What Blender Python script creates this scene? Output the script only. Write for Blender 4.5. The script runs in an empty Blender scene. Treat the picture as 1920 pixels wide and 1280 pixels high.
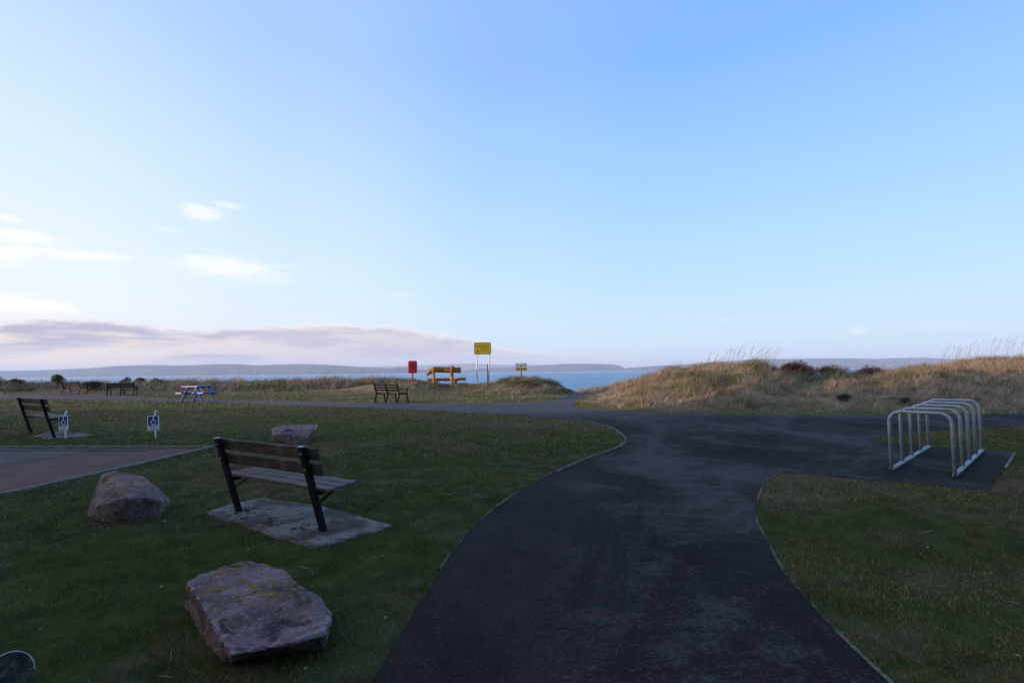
import bpy, bmesh, math, random
import numpy as np
from mathutils import Matrix, Vector
from mathutils.geometry import delaunay_2d_cdt
random.seed(7); rng = np.random.default_rng(11)
R = math.radians
sc = bpy.context.scene
COL = sc.collection

# ------------------------------------------------------------------ camera
CAM_H = 1.6
cam = bpy.data.cameras.new('camera'); cam_ob = bpy.data.objects.new('camera', cam); COL.objects.link(cam_ob)
cam.lens = 18; cam.sensor_width = 36; cam.clip_start = 0.05; cam.clip_end = 60000
CAMROT = Matrix.Rotation(R(93.37), 4, 'X') @ Matrix.Rotation(R(-.63), 4, 'Z')
cam_ob.matrix_world = Matrix.Translation((0, 0, CAM_H)) @ CAMROT
sc.camera = cam_ob

# ------------------------------------------------------------------ light
SUN_EL, SUN_AZ = 5.0, -100.0          # azimuth from +Y towards +X
sund = Vector((math.sin(R(SUN_AZ))*math.cos(R(SUN_EL)), math.cos(R(SUN_AZ))*math.cos(R(SUN_EL)), math.sin(R(SUN_EL))))
sl = bpy.data.lights.new('sun', 'SUN'); sl.energy = 5.0; sl.angle = R(0.6); sl.color = (1.0, .68, .45)
so = bpy.data.objects.new('sun', sl); COL.objects.link(so)
so.rotation_euler = sund.to_track_quat('Z', 'Y').to_euler(); so.location = (-50, 0, 40)
sc.view_settings.view_transform = 'Standard'; sc.view_settings.look = 'None'
sc.view_settings.exposure = 0.5; sc.view_settings.gamma = 1
sc.cycles.volume_bounces = 1
SKY_ST = 0.14
SK = 1.2/(SKY_ST*2**0.5)

# ---- node helpers
class NB:
    def __init__(s, nt): s.nt = nt
    def n(s, t, **k):
        nd = s.nt.nodes.new(t)
        for a, b in k.items(): setattr(nd, a, b)
        return nd
    def put(s, sock, v):
        if isinstance(v, bpy.types.NodeSocket): s.nt.links.new(v, sock)
        elif v is not None:
            if hasattr(sock.default_value, '__len__') and not isinstance(v, str):
                v = tuple(v)
                if len(sock.default_value) == 4 and len(v) == 3: v = v + (1,)
            sock.default_value = v
    def m(s, op, a, b=None, c=None):
        nd = s.n('ShaderNodeMath', operation=op)
        s.put(nd.inputs[0], a); s.put(nd.inputs[1], b); s.put(nd.inputs[2], c)
        return nd.outputs[0]
    def mix(s, f, a, b, blend='MIX'):
        nd = s.n('ShaderNodeMix', data_type='RGBA', blend_type=blend)
        s.put(nd.inputs[0], f); s.put(nd.inputs[6], a); s.put(nd.inputs[7], b)
        return nd.outputs[2]
    def sm(s, v, lo, hi, a=0., b=1.):
        nd = s.n('ShaderNodeMapRange', interpolation_type='SMOOTHSTEP')
        s.put(nd.inputs[0], v); s.put(nd.inputs[1], lo); s.put(nd.inputs[2], hi); s.put(nd.inputs[3], a); s.put(nd.inputs[4], b)
        return nd.outputs[0]
    def noise(s, vec, scale, detail=4, rough=.55, dist=0., out=0):
        nd = s.n('ShaderNodeTexNoise')
        s.put(nd.inputs['Vector'], vec); nd.inputs['Scale'].default_value = scale
        nd.inputs['Detail'].default_value = detail; nd.inputs['Roughness'].default_value = rough
        nd.inputs['Distortion'].default_value = dist
        return nd.outputs[out]
    def ramp(s, f, stops, interp='LINEAR'):
        nd = s.n('ShaderNodeValToRGB'); r = nd.color_ramp; r.interpolation = interp
        while len(r.elements) < len(stops): r.elements.new(.5)
        for e, (p, c) in zip(r.elements, stops):
            e.position = p; e.color = tuple(c)+(1,) if len(c) == 3 else c
        s.put(nd.inputs[0], f)
        return nd.outputs[0]
    def scale(s, vec, xyz):
        nd = s.n('ShaderNodeMapping'); s.put(nd.inputs[0], vec); nd.inputs['Scale'].default_value = xyz
        return nd.outputs[0]

def horizon(px): return 696.5 + (960-px)*.011
def pxdir(px, py):
    return (CAMROT.to_3x3() @ Vector(((px-960)/960, -(py-640)/960, -1))).normalized()
def azel(px, py):
    d = pxdir(px, py); return math.atan2(d.x, d.y), math.asin(d.z)

def build_world():
    w = bpy.data.worlds.new('World'); sc.world = w; w.use_nodes = True
    nt = w.node_tree; b = NB(nt); bg = nt.nodes['Background']
    sky = b.n('ShaderNodeTexSky', sky_type='NISHITA'); sky.sun_disc = False
    sky.sun_elevation = R(SUN_EL); sky.sun_rotation = R(SUN_AZ)
    sky.air_density = 1.0; sky.dust_density = .6; sky.ozone_density = 4
    tc = b.n('ShaderNodeTexCoord'); vec = tc.outputs['Generated']
    sep = b.n('ShaderNodeSeparateXYZ'); b.put(sep.inputs[0], vec); X, Y, Z = sep.outputs
    el = b.m('ARCSINE', Z); az = b.m('ARCTAN2', X, Y)
    def S(c): return [v*SK for v in c]
    zc = b.m('MAXIMUM', Z, 0.0)
    A = b.ramp(zc, [(0, (.64, .77, .88)), (.07, (.60, .79, .94)), (.16, (.49, .74, .97)), (.35, (.33, .60, .98)), (.52, (.22, .46, .97)), (1, (.24, .38, .80))])
    Bc = b.ramp(zc, [(0, (1.0, .90, .74)), (.06, (.95, .93, .90)), (.16, (.84, .91, .98)), (.35, (.66, .81, 1.0)), (.52, (.50, .68, .98)), (1, (.34, .48, .82))])
    dn = b.n('ShaderNodeVectorMath', operation='DOT_PRODUCT'); b.put(dn.inputs[0], vec)
    dn.inputs[1].default_value = (math.sin(R(SUN_AZ)), math.cos(R(SUN_AZ)), 0)
    dot = dn.outputs['Value']
    f = b.ramp(b.m('MULTIPLY_ADD', dot, .5, .5), [(0, (0, 0, 0)), (.28, (.0, .0, .0)), (.42, (.17, .17, .17)), (.6, (.58, .58, .58)), (.78, (1, 1, 1))], 'EASE')
    grad = b.mix(f, A, Bc)
    glow = b.m('MULTIPLY_ADD', b.sm(dot, .8, 1.0), 1.5, 1.0)
    grad = b.mix(b.m('MULTIPLY', b.sm(dot, .68, .95), b.sm(Z, .62, .12)), grad, (1.9, 1.25, .72))
    gs = b.n('ShaderNodeVectorMath', operation='SCALE'); b.put(gs.inputs[0], grad); b.put(gs.inputs[3], b.m('MULTIPLY', glow, SK))
    col = b.mix(.88, sky.outputs[0], gs.outputs[0])
    # clouds: az/el space
    cmb = b.n('ShaderNodeCombineXYZ'); b.put(cmb.inputs[0], b.m('MULTIPLY', az, 1.0)); b.put(cmb.inputs[1], b.m('MULTIPLY', el, 3.2))
    cv = cmb.outputs[0]
    n1 = b.noise(cv, 7, 7, .62, .3); n2 = b.noise(cv, 26, 7, .7); n3 = b.noise(b.scale(cv, (1, 2.4, 1)), 5, 5, .6, .2)
    nn = b.m('MULTIPLY_ADD', n1, .65, b.m('MULTIPLY', n2, .35))
    # low stratus bank on the left
    azt = [(-.9, 0), (-.78, 4.7), (-.66, 5.2), (-.6, 4.6), (-.46, 5.0), (-.3, 5.5), (-.2, 5.2), (-.08, 4.0), (0, 2.7), (.12, 2.0), (.3, 1.5), (.5, 1.2)]
    top = b.ramp(b.m('MULTIPLY_ADD', az, .5, .5), [((a*.5+.5), (t/8,)*3) for a, t in azt])
    topr = b.m('MULTIPLY', top, R(8))
    edge = b.m('ADD', b.m('SUBTRACT', topr, el), b.m('MULTIPLY', b.m('SUBTRACT', nn, .5), R(3.4)))
    mask = b.m('MULTIPLY', b.sm(edge, 0, R(.55)), b.sm(el, R(-.3), R(.9), .75, 1))
    mask = b.m('MULTIPLY', mask, b.sm(az, R(-8), R(14), 1, .35))
    mask = b.m('MULTIPLY', mask, b.sm(az, R(20), R(32), 1, 0.2))
    leftd = b.sm(az, R(-24), R(-33))      # deeper lavender on the far left
    lav = b.mix(leftd, (.50, .46, .54), (.41, .385, .48))
    peach = b.mix(b.sm(az, R(-50), R(0)), (.90, .72, .56), (.60, .555, .59))
    brk = b.sm(b.m('ADD', n3, b.m('MULTIPLY', b.sm(el, R(4.4), R(2.3)), .06)), .45, .60)
    ccol = b.mix(brk, lav, peach)
    rim = b.sm(edge, R(.9), R(.1)); ccol = b.mix(b.m('MULTIPLY', rim, .8), ccol, (1.0, .90, .86))
    low = b.mix(b.sm(az, R(-25), R(-42)), b.sm(el, R(1.6), R(.1)), b.sm(el, R(3.0), R(.3))); ccol = b.mix(low, ccol, b.mix(b.sm(az, R(-45), R(-20)), (1.25, .90, .56), (.56, .57, .68)))
    cs = b.n('ShaderNodeVectorMath', operation='SCALE'); b.put(cs.inputs[0], ccol); cs.inputs[3].default_value = SK
    col = b.mix(b.m('MULTIPLY', mask, .97), col, cs.outputs[0])
    # small bright puffs
    puffs = [(375, 392, 42, 18, 1.), (425, 385, 50, 8, .8), (430, 503, 105, 24, 1.), (150, 478, 95, 13, .9), (35, 445, 90, 16, 1.),
             (20, 472, 60, 22, 1.), (15, 410, 24, 8, .8), (25, 572, 100, 20, 1.4), (310, 430, 30, 6, .3), (745, 552, 26, 6, .6), (1607, 622, 16, 9, .7), (1360, 600, 14, 4, .5),
             (1800, 612, 90, 9, .25), (500, 528, 60, 5, .5)]
    tot = None
    for px, py, wx, wy, amp in puffs:
        a0, e0 = azel(px, py); a1, _ = azel(px+wx, py); _, e1 = azel(px, py-wy)
        dx = b.m('MULTIPLY', b.m('SUBTRACT', az, a0), 1/(a1-a0)); dy = b.m('MULTIPLY', b.m('SUBTRACT', el, e0), 1/(e1-e0))
        d = b.m('SQRT', b.m('ADD', b.m('MULTIPLY', dx, dx), b.m('MULTIPLY', dy, dy)))
        mk = b.m('MULTIPLY', b.sm(b.m('ADD', d, b.m('MULTIPLY', b.m('SUBTRACT', nn, .5), 5.4)), 1.35, .15), amp)
        tot = mk if tot is None else b.m('MAXIMUM', tot, mk)
    hot = b.mix(.0, (1.06, .99, .96), (1, 1, 1))
    hs = b.n('ShaderNodeVectorMath', operation='SCALE'); b.put(hs.inputs[0], hot); hs.inputs[3].default_value = SK
    col = b.mix(b.m('MINIMUM', b.m('MULTIPLY', tot, .46), 1.0), col, hs.outputs[0])
    nt.links.new(col, bg.inputs[0]); bg.inputs[1].default_value = SKY_ST
build_world()

# ------------------------------------------------------------------ numpy noise
def vnoise(x, y, seed=0):
    xi = np.floor(x).astype(np.int64); yi = np.floor(y).astype(np.int64); fx = x-xi; fy = y-yi
    def h(a, c):
        v = np.sin(a*127.1 + c*311.7 + seed*74.7)*43758.5453
        return v-np.floor(v)
    fx = fx*fx*(3-2*fx); fy = fy*fy*(3-2*fy)
    return (h(xi, yi)*(1-fx)+h(xi+1, yi)*fx)*(1-fy) + (h(xi, yi+1)*(1-fx)+h(xi+1, yi+1)*fx)*fy
def fbm(x, y, seed=0, o=4):
    s = 0; a = .5; t = 0
    for k in range(o):
        s = s+a*vnoise(x*2**k+k*13.7, y*2**k-k*7.1, seed+k); t += a; a *= .5
    return s/t
def sstep(a, b, v):
    t = np.clip((v-a)/(b-a), 0, 1); return t*t*(3-2*t)

# ------------------------------------------------------------------ the lie of the land
SEA = -2.9
RP = [-200, 0, 350, 600, 700, 775, 805, 835, 905, 950, 985, 1030, 1065, 1092]
RZ = [.72, .72, .70, .78, .92, 1.03, .85, .67, .74, .88, .92, .66, .36, .18]
DP = [0, 350, 640, 775, 860, 1000, 1060]
DD = [43, 41, 37, 34, 33.2, 31, 29]
DX = [2.4, 4.1, 6.9, 14.2, 30, 60]; DY = [20.5, 16.6, 15.2, 14.4, 14.6, 15]
CP = [1085, 1130, 1180, 1250, 1320, 1400, 1450, 1500, 1600, 1680, 1750, 1850, 1920, 2200]
CY = [757, 742, 722, 697, 686, 682, 690, 706, 706, 696, 682, 674, 671, 668]
def hillmix(x, y):
    yy = np.maximum(y, 1.0); px = 960+960*x/yy
    return px
def g(x, y):
    x = np.asarray(x, float); y = np.asarray(y, float)
    px = hillmix(x, y)
    base = .3*sstep(5, 16, y)
    base = base + .04*(fbm(x*.25, y*.25, 3, 2)-.5)*sstep(3, 12, y)
    dc = np.interp(px, DP, DD)
    rz = np.interp(px, RP, RZ)-.3
    wr = 1-sstep(1060, 1110, px)
    ridge = rz*sstep(dc-8.5, dc-.5, y)*wr
    lump = (fbm(x*.55, y*.55, 9, 3)-.5)
    mound = sstep(dc-6, dc-2, y)*wr*lump*np.interp(px, [600, 740, 880, 930, 1020, 1060, 1085], [.45, .12, .08, .8, .6, .25, .0])
    # mid mound nearer the gap
    mound = mound + .26*np.exp(-((x-1.3)/1.9)**2-((y-28.6)/1.6)**2) + .12*np.exp(-((x+.7)/1.3)**2-((y-28.2)/1.2)**2)
    yb = np.interp(x, DX, DY) + np.where(x < 2.4, (2.4-x)*3, 0)
    cpx = np.interp(px, CP, CY)
    hor = 696.5+(960-px)*.011
    dcr = yb+7.5
    C = 1.6+(hor-cpx)/960*dcr-.22
    C = np.maximum(C, .35)
    wd = sstep(1078, 1110, px)*sstep(0, 1, y)
    dune = (C-.3)*sstep(0, 1, (y-yb+.3)/8.2)*wd
    dune = dune+wd*sstep(0, 3, y-yb)*((fbm(x*.6, y*.6, 21, 3)-.5)*.62+(fbm(x*1.7, y*1.7, 23, 2)-.5)*.38)*np.clip((y-yb)/6, 0, 1)
    land = base+ridge+mound+dune
    gapw = sstep(1060, 1085, px)*(1-sstep(1125, 1165, px))
    land = land-gapw*.5*sstep(26, 46, y)
    beach = -2.0-(y-55)*.02
    beach = np.where(y > 130, -3.5-(np.minimum(y, 900)-130)*.03, beach)
    D0 = np.interp(px, [0, 350, 640, 860, 1060, 1090, 1140, 1250, 1500], [47, 45, 40, 36, 33, 43, 43, 36, 38])
    k = sstep(D0, D0+18, y)
    return land*(1-k)+beach*k
def g1(x, y): return float(g(np.array([x]), np.array([y]))[0])

def U(px, py, dz=0.):
    """where the sight line through a picture point first meets the land"""
    d = pxdir(px, py); t = np.arange(1.5, 120, .02)
    X = d.x*t; Y = d.y*t; Z = CAM_H+d.z*t
    below = np.nonzero(Z < g(X, Y)+dz)[0]
    i = below[0] if len(below) else len(t)-1
    return Vector((X[i], Y[i], g1(X[i], Y[i])))
def UD(px, py, depth):
    d = pxdir(px, py); k = depth/d.y
    return Vector((d.x*k, depth, CAM_H+d.z*k))

# ------------------------------------------------------------------ object helpers
def new_obj(name, me, m=None, parent=None):
    me.name = name
    o = bpy.data.objects.new(name, me); COL.objects.link(o)
    if m is not None: me.materials.append(m)
    if parent is not None: o.parent = parent
    return o
def tag(o, label=None, cat=None, group=None, kind=None):
    if label: o['label'] = label
    if cat: o['category'] = cat
    if group: o['group'] = group
    if kind: o['kind'] = kind
    return o
def thing(name, loc, rz, label, cat, group=None):
    o = bpy.data.objects.new(name, None); COL.objects.link(o)
    o.location = loc; o.rotation_euler = (0, 0, rz); o.empty_display_size = .2
    return tag(o, label, cat, group)
def copy_tree(o, parent=None):
    c = o.copy(); COL.objects.link(c)
    if parent is not None: c.parent = parent
    for ch in list(o.children): copy_tree(ch, c)
    return c

class MB:
    def __init__(s): s.v = []; s.f = []
    def add(s, vs, fs):
        k = len(s.v); s.v += [tuple(v) for v in vs]; s.f += [tuple(i+k for i in f) for f in fs]; return s
    def box(s, c, size, rot=None, bev=0.0):
        M = rot.to_3x3() if rot is not None else Matrix.Identity(3)
        c = Vector(c); x, y, z = [q/2 for q in size]
        if bev <= 0:
            vs = [c+M@Vector((i*x, j*y, k*z)) for i in (-1, 1) for j in (-1, 1) for k in (-1, 1)]
            return s.add(vs, [(0, 1, 3, 2), (4, 6, 7, 5), (0, 4, 5, 1), (2, 3, 7, 6), (0, 2, 6, 4), (1, 5, 7, 3)])
        bm = bmesh.new(); bmesh.ops.create_cube(bm, size=1)
        for v in bm.verts: v.co = Vector((v.co.x*2*x, v.co.y*2*y, v.co.z*2*z))
        bmesh.ops.bevel(bm, geom=list(bm.edges), offset=bev, segments=2, affect='EDGES', profile=.6)
        vs = [c+M@v.co for v in bm.verts]; fs = [[v.index for v in f.verts] for f in bm.faces]
        bm.free(); return s.add(vs, fs)
    def bar(s, a, b, w, h, up=(0, 0, 1), bev=0.0):
        a = Vector(a); b = Vector(b); d = (b-a); L = d.length; x = d.normalized(); up = Vector(up)
        y = up.cross(x).normalized(); z = x.cross(y)
        M = Matrix((x, y, z)).transposed()
        return s.box((a+b)/2, (L, w, h), M, bev)
    def tube(s, pts, r, seg=10, caps=True):
        pts = [Vector(p) for p in pts]; n = len(pts); rs = r if hasattr(r, '__len__') else [r]*n
        vs = []; fs = []; prev = None
        for i, p in enumerate(pts):
            t = (pts[min(i+1, n-1)]-pts[max(i-1, 0)]).normalized()
            if prev is None:
                u = t.orthogonal().normalized()
            else:
                u = (prev-t*prev.dot(t)).normalized()
            prev = u; w = t.cross(u)
            for k in range(seg):
                a = 2*math.pi*k/seg; vs.append(p+(u*math.cos(a)+w*math.sin(a))*rs[i])
        for i in range(n-1):
            for k in range(seg):
                a = i*seg+k; c = i*seg+(k+1) % seg; fs.append((a, c, c+seg, a+seg))
        if caps: fs.append(tuple(range(seg))[::-1]); fs.append(tuple(range((n-1)*seg, n*seg)))
        return s.add(vs, fs)
    def plate(s, pts2, t, M):
        """flat outline (x,z) pushed to thickness t along y, mapped by M"""
        n = len(pts2)
        vs = [M@Vector((p[0], -t/2, p[1])) for p in pts2]+[M@Vector((p[0], t/2, p[1])) for p in pts2]
        fs = [tuple(range(n)), tuple(range(n, 2*n))[::-1]]+[(i+n, (i+1) % n+n, (i+1) % n, i) for i in range(n)]
        return s.add(vs, fs)
    def build(s, name, m, parent=None, smooth=False):
        me = bpy.data.meshes.new(name); me.from_pydata(s.v, [], s.f); me.update()
        bm = bmesh.new(); bm.from_mesh(me); bmesh.ops.recalc_face_normals(bm, faces=bm.faces); bm.to_mesh(me); bm.free()
        if smooth:
            for p in me.polygons: p.use_smooth = True
        return new_obj(name, me, m, parent)
I4 = Matrix.Identity(4)

# ------------------------------------------------------------------ materials
def mat(name, fn, rough=.7, spec=.3):
    m = bpy.data.materials.new(name); m.use_nodes = True; b = NB(m.node_tree)
    p = m.node_tree.nodes['Principled BSDF']; p.inputs['Roughness'].default_value = rough
    p.inputs['Specular IOR Level'].default_value = spec
    fn(b, p); return m
def ocoord(b): return b.n('ShaderNodeTexCoord').outputs['Object']
def gcoord(b): return b.n('ShaderNodeNewGeometry').outputs['Position']
def bump(b, p, h, strength=.5, dist=.02):
    nd = b.n('ShaderNodeBump'); nd.inputs['Strength'].default_value = strength; nd.inputs['Distance'].default_value = dist
    b.put(nd.inputs['Height'], h); b.put(p.inputs['Normal'], nd.outputs[0])
def varied(name, c1, c2, scale=8, rough=.6, spec=.3, metal=0., bst=.2, stretch=(1, 1, 1), extra=None):
    def fn(b, p):
        v = b.scale(ocoord(b), stretch); n = b.noise(v, scale, 5, .6)
        c = b.mix(b.sm(n, .3, .7), c1, c2)
        if extra: c = extra(b, c)
        b.put(p.inputs['Base Color'], c); p.inputs['Metallic'].default_value = metal
        n2 = b.noise(v, scale*4, 3); bump(b, p, n2, bst, .004)
        b.put(p.inputs['Roughness'], b.sm(n2, .3, .7, max(rough-.12, .05), min(rough+.12, 1)))
    return mat(name, fn, rough, spec)

def blade_mat(name, green, green2, dry, dry2):
    def fn(b, p):
        at = b.n('ShaderNodeAttribute', attribute_name='tint'); tn = at.outputs['Fac']
        sp = b.n('ShaderNodeSeparateXYZ'); b.put(sp.inputs[0], at.outputs['Vector'])
        v = sp.outputs[0]; d = sp.outputs[1]
        gg = b.mix(v, green, green2); dd = b.mix(v, dry, dry2)
        b.put(p.inputs['Base Color'], b.mix(d, gg, dd))
        p.inputs['Sheen Weight'].default_value = 0
    m = mat(name, fn, .75, .15); return m
M_LAWN = blade_mat('lawn_blades', (.028, .040, .008), (.092, .112, .026), (.15, .12, .055), (.32, .26, .145))
M_DUNE = blade_mat('dune_blades', (.085, .090, .045), (.19, .18, .10), (.18, .135, .098), (.38, .305, .225))

def ground_mat():
    def fn(b, p):
        pos = gcoord(b)
        at = b.n('ShaderNodeAttribute', attribute_name='zone'); sp = b.n('ShaderNodeSeparateXYZ'); b.put(sp.inputs[0], at.outputs['Vector'])
        dune, sand, wear = sp.outputs
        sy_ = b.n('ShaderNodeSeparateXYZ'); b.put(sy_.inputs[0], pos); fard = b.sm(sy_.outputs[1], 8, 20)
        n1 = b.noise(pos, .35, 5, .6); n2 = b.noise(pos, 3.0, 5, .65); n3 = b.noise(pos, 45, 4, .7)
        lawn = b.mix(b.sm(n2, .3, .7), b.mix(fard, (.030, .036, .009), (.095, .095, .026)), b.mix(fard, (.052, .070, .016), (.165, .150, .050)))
        lawn = b.mix(b.m('MULTIPLY', b.sm(b.m('MULTIPLY_ADD', n1, .6, b.m('MULTIPLY', n2, .4)), .46, .62), .8), lawn, (.105, .085, .045))
        lawn = b.mix(b.m('MULTIPLY', b.sm(b.m('ADD', n3, b.m('MULTIPLY', wear, .4)), .58, .78), .7), lawn, (.11, .085, .050))
        lawn = b.mix(b.m('MULTIPLY', wear, .6), lawn, (.085, .062, .040))
        dn = b.mix(b.sm(n2, .3, .7), (.15, .125, .065), (.36, .26, .155))
        dn = b.mix(b.sm(n3, .5, .75), dn, (.085, .085, .045))
        sd = b.mix(b.sm(n2, .3, .7), (.34, .27, .19), (.46, .37, .27))
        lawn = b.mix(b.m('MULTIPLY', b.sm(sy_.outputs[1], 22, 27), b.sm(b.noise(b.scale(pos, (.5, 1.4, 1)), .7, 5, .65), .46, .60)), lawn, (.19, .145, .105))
        c = b.mix(dune, lawn, dn); c = b.mix(sand, c, sd)
        b.put(p.inputs['Base Color'], c)
        bump(b, p, b.m('ADD', n3, n2), .8, .04)
    return mat('ground_material', fn, .95, .05)
def asphalt_mat():
    def fn(b, p):
        pos = gcoord(b)
        n1 = b.noise(b.scale(pos, (1, .7, 1)), .55, 7, .72, .5); n2 = b.noise(b.scale(pos, (.7, 1.4, 1)), 2.4, 7, .75, .3); n3 = b.noise(pos, 140, 3, .8); n4 = b.noise(b.scale(pos, (1, 1, 1)), 38, 3, .7)
        sp = b.n('ShaderNodeSeparateXYZ'); b.put(sp.inputs[0], pos)
        worn = b.sm(b.m('ADD', b.m('MULTIPLY', n1, .55), b.m('ADD', b.m('MULTIPLY', n2, .3), b.m('MULTIPLY', n4, .15))), .455, .575)
        lane = b.m('MULTIPLY_ADD', sp.outputs[1], -.12, sp.outputs[0])
        worn = b.m('MULTIPLY', worn, b.sm(lane, -.5, .6, .25, 1))
        c = b.mix(worn, (.0110, .0098, .0100), (.054, .048, .048))
        c = b.mix(b.m('MULTIPLY', b.sm(n4, .54, .70), b.m('MULTIPLY_ADD', worn, .5, .18)), c, (.085, .078, .078))
        c = b.mix(b.m('MULTIPLY', b.sm(n3, .58, .72), .5), c, (.13, .12, .12))
        sunlit = b.sm(sp.outputs[1], 13.0, 17.5)     # shore path paler and browner: low sun painted into its colour
        c = b.mix(b.m('MULTIPLY', sunlit, .85), c, b.mix(b.sm(n2, .35, .65), (.090, .075, .072), (.150, .128, .120)))
        vo = b.n('ShaderNodeTexVoronoi'); vo.inputs['Scale'].default_value = 3.2; b.put(vo.inputs['Vector'], pos)
        grit = b.sm(vo.outputs['Distance'], .022, .014)
        c = b.mix(b.m('MULTIPLY', grit, .25), c, (.4, .4, .38))
        b.put(p.inputs['Base Color'], c)
        b.put(p.inputs['Roughness'], b.sm(n2, .3, .7, .72, .95))
        bump(b, p, b.m('ADD', n3, b.m('MULTIPLY', n4, .6)), .55, .008)
    return mat('asphalt', fn, .9, .07)
def paving_mat(name, c1, c2, mortar):
    def fn(b, p):
        pos = gcoord(b)
        mp = b.n('ShaderNodeMapping'); b.put(mp.inputs[0], pos); mp.inputs['Rotation'].default_value = (0, 0, R(-12))
        br = b.n('ShaderNodeTexBrick'); b.put(br.inputs['Vector'], mp.outputs[0])
        br.inputs['Scale'].default_value = 5; br.inputs['Mortar Size'].default_value = .018; br.inputs['Brick Width'].default_value = 1.0; br.inputs['Row Height'].default_value = .5
        b.put(br.inputs['Color1'], c1); b.put(br.inputs['Color2'], c2); b.put(br.inputs['Mortar'], mortar)
        n = b.noise(pos, 1.2, 5, .6); n2 = b.noise(pos, 30, 3)
        c = b.mix(b.m('MULTIPLY', b.sm(n, .4, .7), .5), br.outputs[0], [v*.55 for v in c1])
        b.put(p.inputs['Base Color'], c)
        bump(b, p, b.m('SUBTRACT', b.m('MULTIPLY', n2, .3), br.outputs['Fac']), .6, .006)
    return mat(name, fn, .85, .2)
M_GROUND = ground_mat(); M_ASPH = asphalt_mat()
M_RED = paving_mat('red_block_paving', (.085, .046, .040), (.110, .062, .052), (.035, .03, .03))
M_GREY = paving_mat('grey_block_paving', (.058, .060, .058), (.078, .078, .074), (.033, .032, .033))
M_KERB = varied('kerb_concrete', (.07, .066, .058), (.19, .18, .15), 14, .85, .2, bst=.5)
def kmoss():
    def fn(b, p):
        pos = gcoord(b); n = b.noise(pos, 1.3, 5, .7); n2 = b.noise(pos, 25, 4)
        c = b.mix(b.sm(n2, .3, .7), (.07, .065, .055), (.17, .16, .13)); c = b.mix(b.sm(n, .40, .56), c, (.022, .024, .015))
        b.put(p.inputs['Base Color'], c)
    return mat('overgrown_edging', fn, .9, .15)
M_KMOSS = kmoss()
M_KDARK = varied('kerb_concrete_dark', (.018, .018, .018), (.06, .056, .048), 5, .9, .2, bst=.5)
M_BLACK = varied('black_paint', (.006, .007, .009), (.013, .014, .017), 20, .6, .1)
M_BLUE = varied('blue_paint', (.012, .075, .33), (.02, .11, .42), 6, .5, .4)
M_WHITE = varied('white_paint', (.62, .63, .64), (.80, .80, .80), 9, .5, .4)
M_GALV = varied('galvanised_steel', (.20, .245, .285), (.33, .385, .43), 26, .5, .4, .25, .1)
M_RUBBER = varied('dark_tube_mouth', (.01, .01, .012), (.02, .02, .02), 20, .9, .1)
M_REDPL = varied('red_plastic', (.42, .016, .028), (.55, .03, .04), 7, .4, .4)
M_REDDK = varied('red_plastic_recess', (.08, .006, .01), (.12, .01, .014), 7, .6, .3)
M_YEL = varied('yellow_sign_face', (.43, .34, .012), (.52, .43, .02), 5, .5, .3)
M_SIGNDK = varied('sign_frame_grey', (.035, .04, .03), (.07, .075, .05), 12, .6, .3)
M_INK = varied('sign_ink', (.12, .085, .008), (.18, .12, .01), 8, .6, .2)
M_REDINK = varied('red_sign_ink', (.40, .015, .03), (.48, .03, .04), 8, .6, .2)
M_NAVY = varied('navy_sign_face', (.004, .022, .13), (.008, .035, .18), 6, .5, .3)
M_PALE = varied('pale_sign_face', (.42, .52, .55), (.52, .60, .62), 6, .5, .3)
M_OLIVE = varied('faded_yellow_face', (.24, .20, .05), (.34, .29, .10), 12, .6, .3)
M_POLEB = varied('blue_grey_pole', (.02, .045, .09), (.04, .08, .14), 12, .5, .4)
M_POST = varied('weathered_timber_post', (.10, .11, .10), (.17, .17, .15), 12, .85, .2, bst=.5, stretch=(1, 1, .15))

def wood_mat(name, c1, c2, c3, axis=0, sc_=7, rough=.8):
    def fn(b, p):
        st = [1, 1, 1]; st[axis] = .07
        oc = ocoord(b)
        n = b.noise(b.scale(oc, st), sc_*4, 6, .65, .2); n2 = b.noise(oc, 5, 4)
        c = b.mix(b.sm(n, .35, .65), c1, c2); c = b.mix(b.m('MULTIPLY', b.sm(n2, .5, .72), .75), c, c3)
        b.put(p.inputs['Base Color'], c); bump(b, p, n, .6, .006)
    return mat(name, fn, rough, .25)
M_SLATB = wood_mat('stained_bench_wood', (.034, .024, .020), (.062, .046, .037), (.11, .095, .085))
M_SLATS = wood_mat('weathered_seat_wood', (.058, .047, .042), (.130, .112, .102), (.05, .038, .03))
M_LOG = wood_mat('peeled_log_wood', (.20, .075, .024), (.46, .23, .09), (.06, .028, .014), 0, 4)
M_LOGV = wood_mat('peeled_log_upright', (.20, .08, .028), (.50, .28, .12), (.06, .03, .015), 2, 4)
M_LOGD = wood_mat('dark_log_wood', (.10, .05, .03), (.20, .12, .06), (.06, .03, .02), 0, 5)

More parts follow.
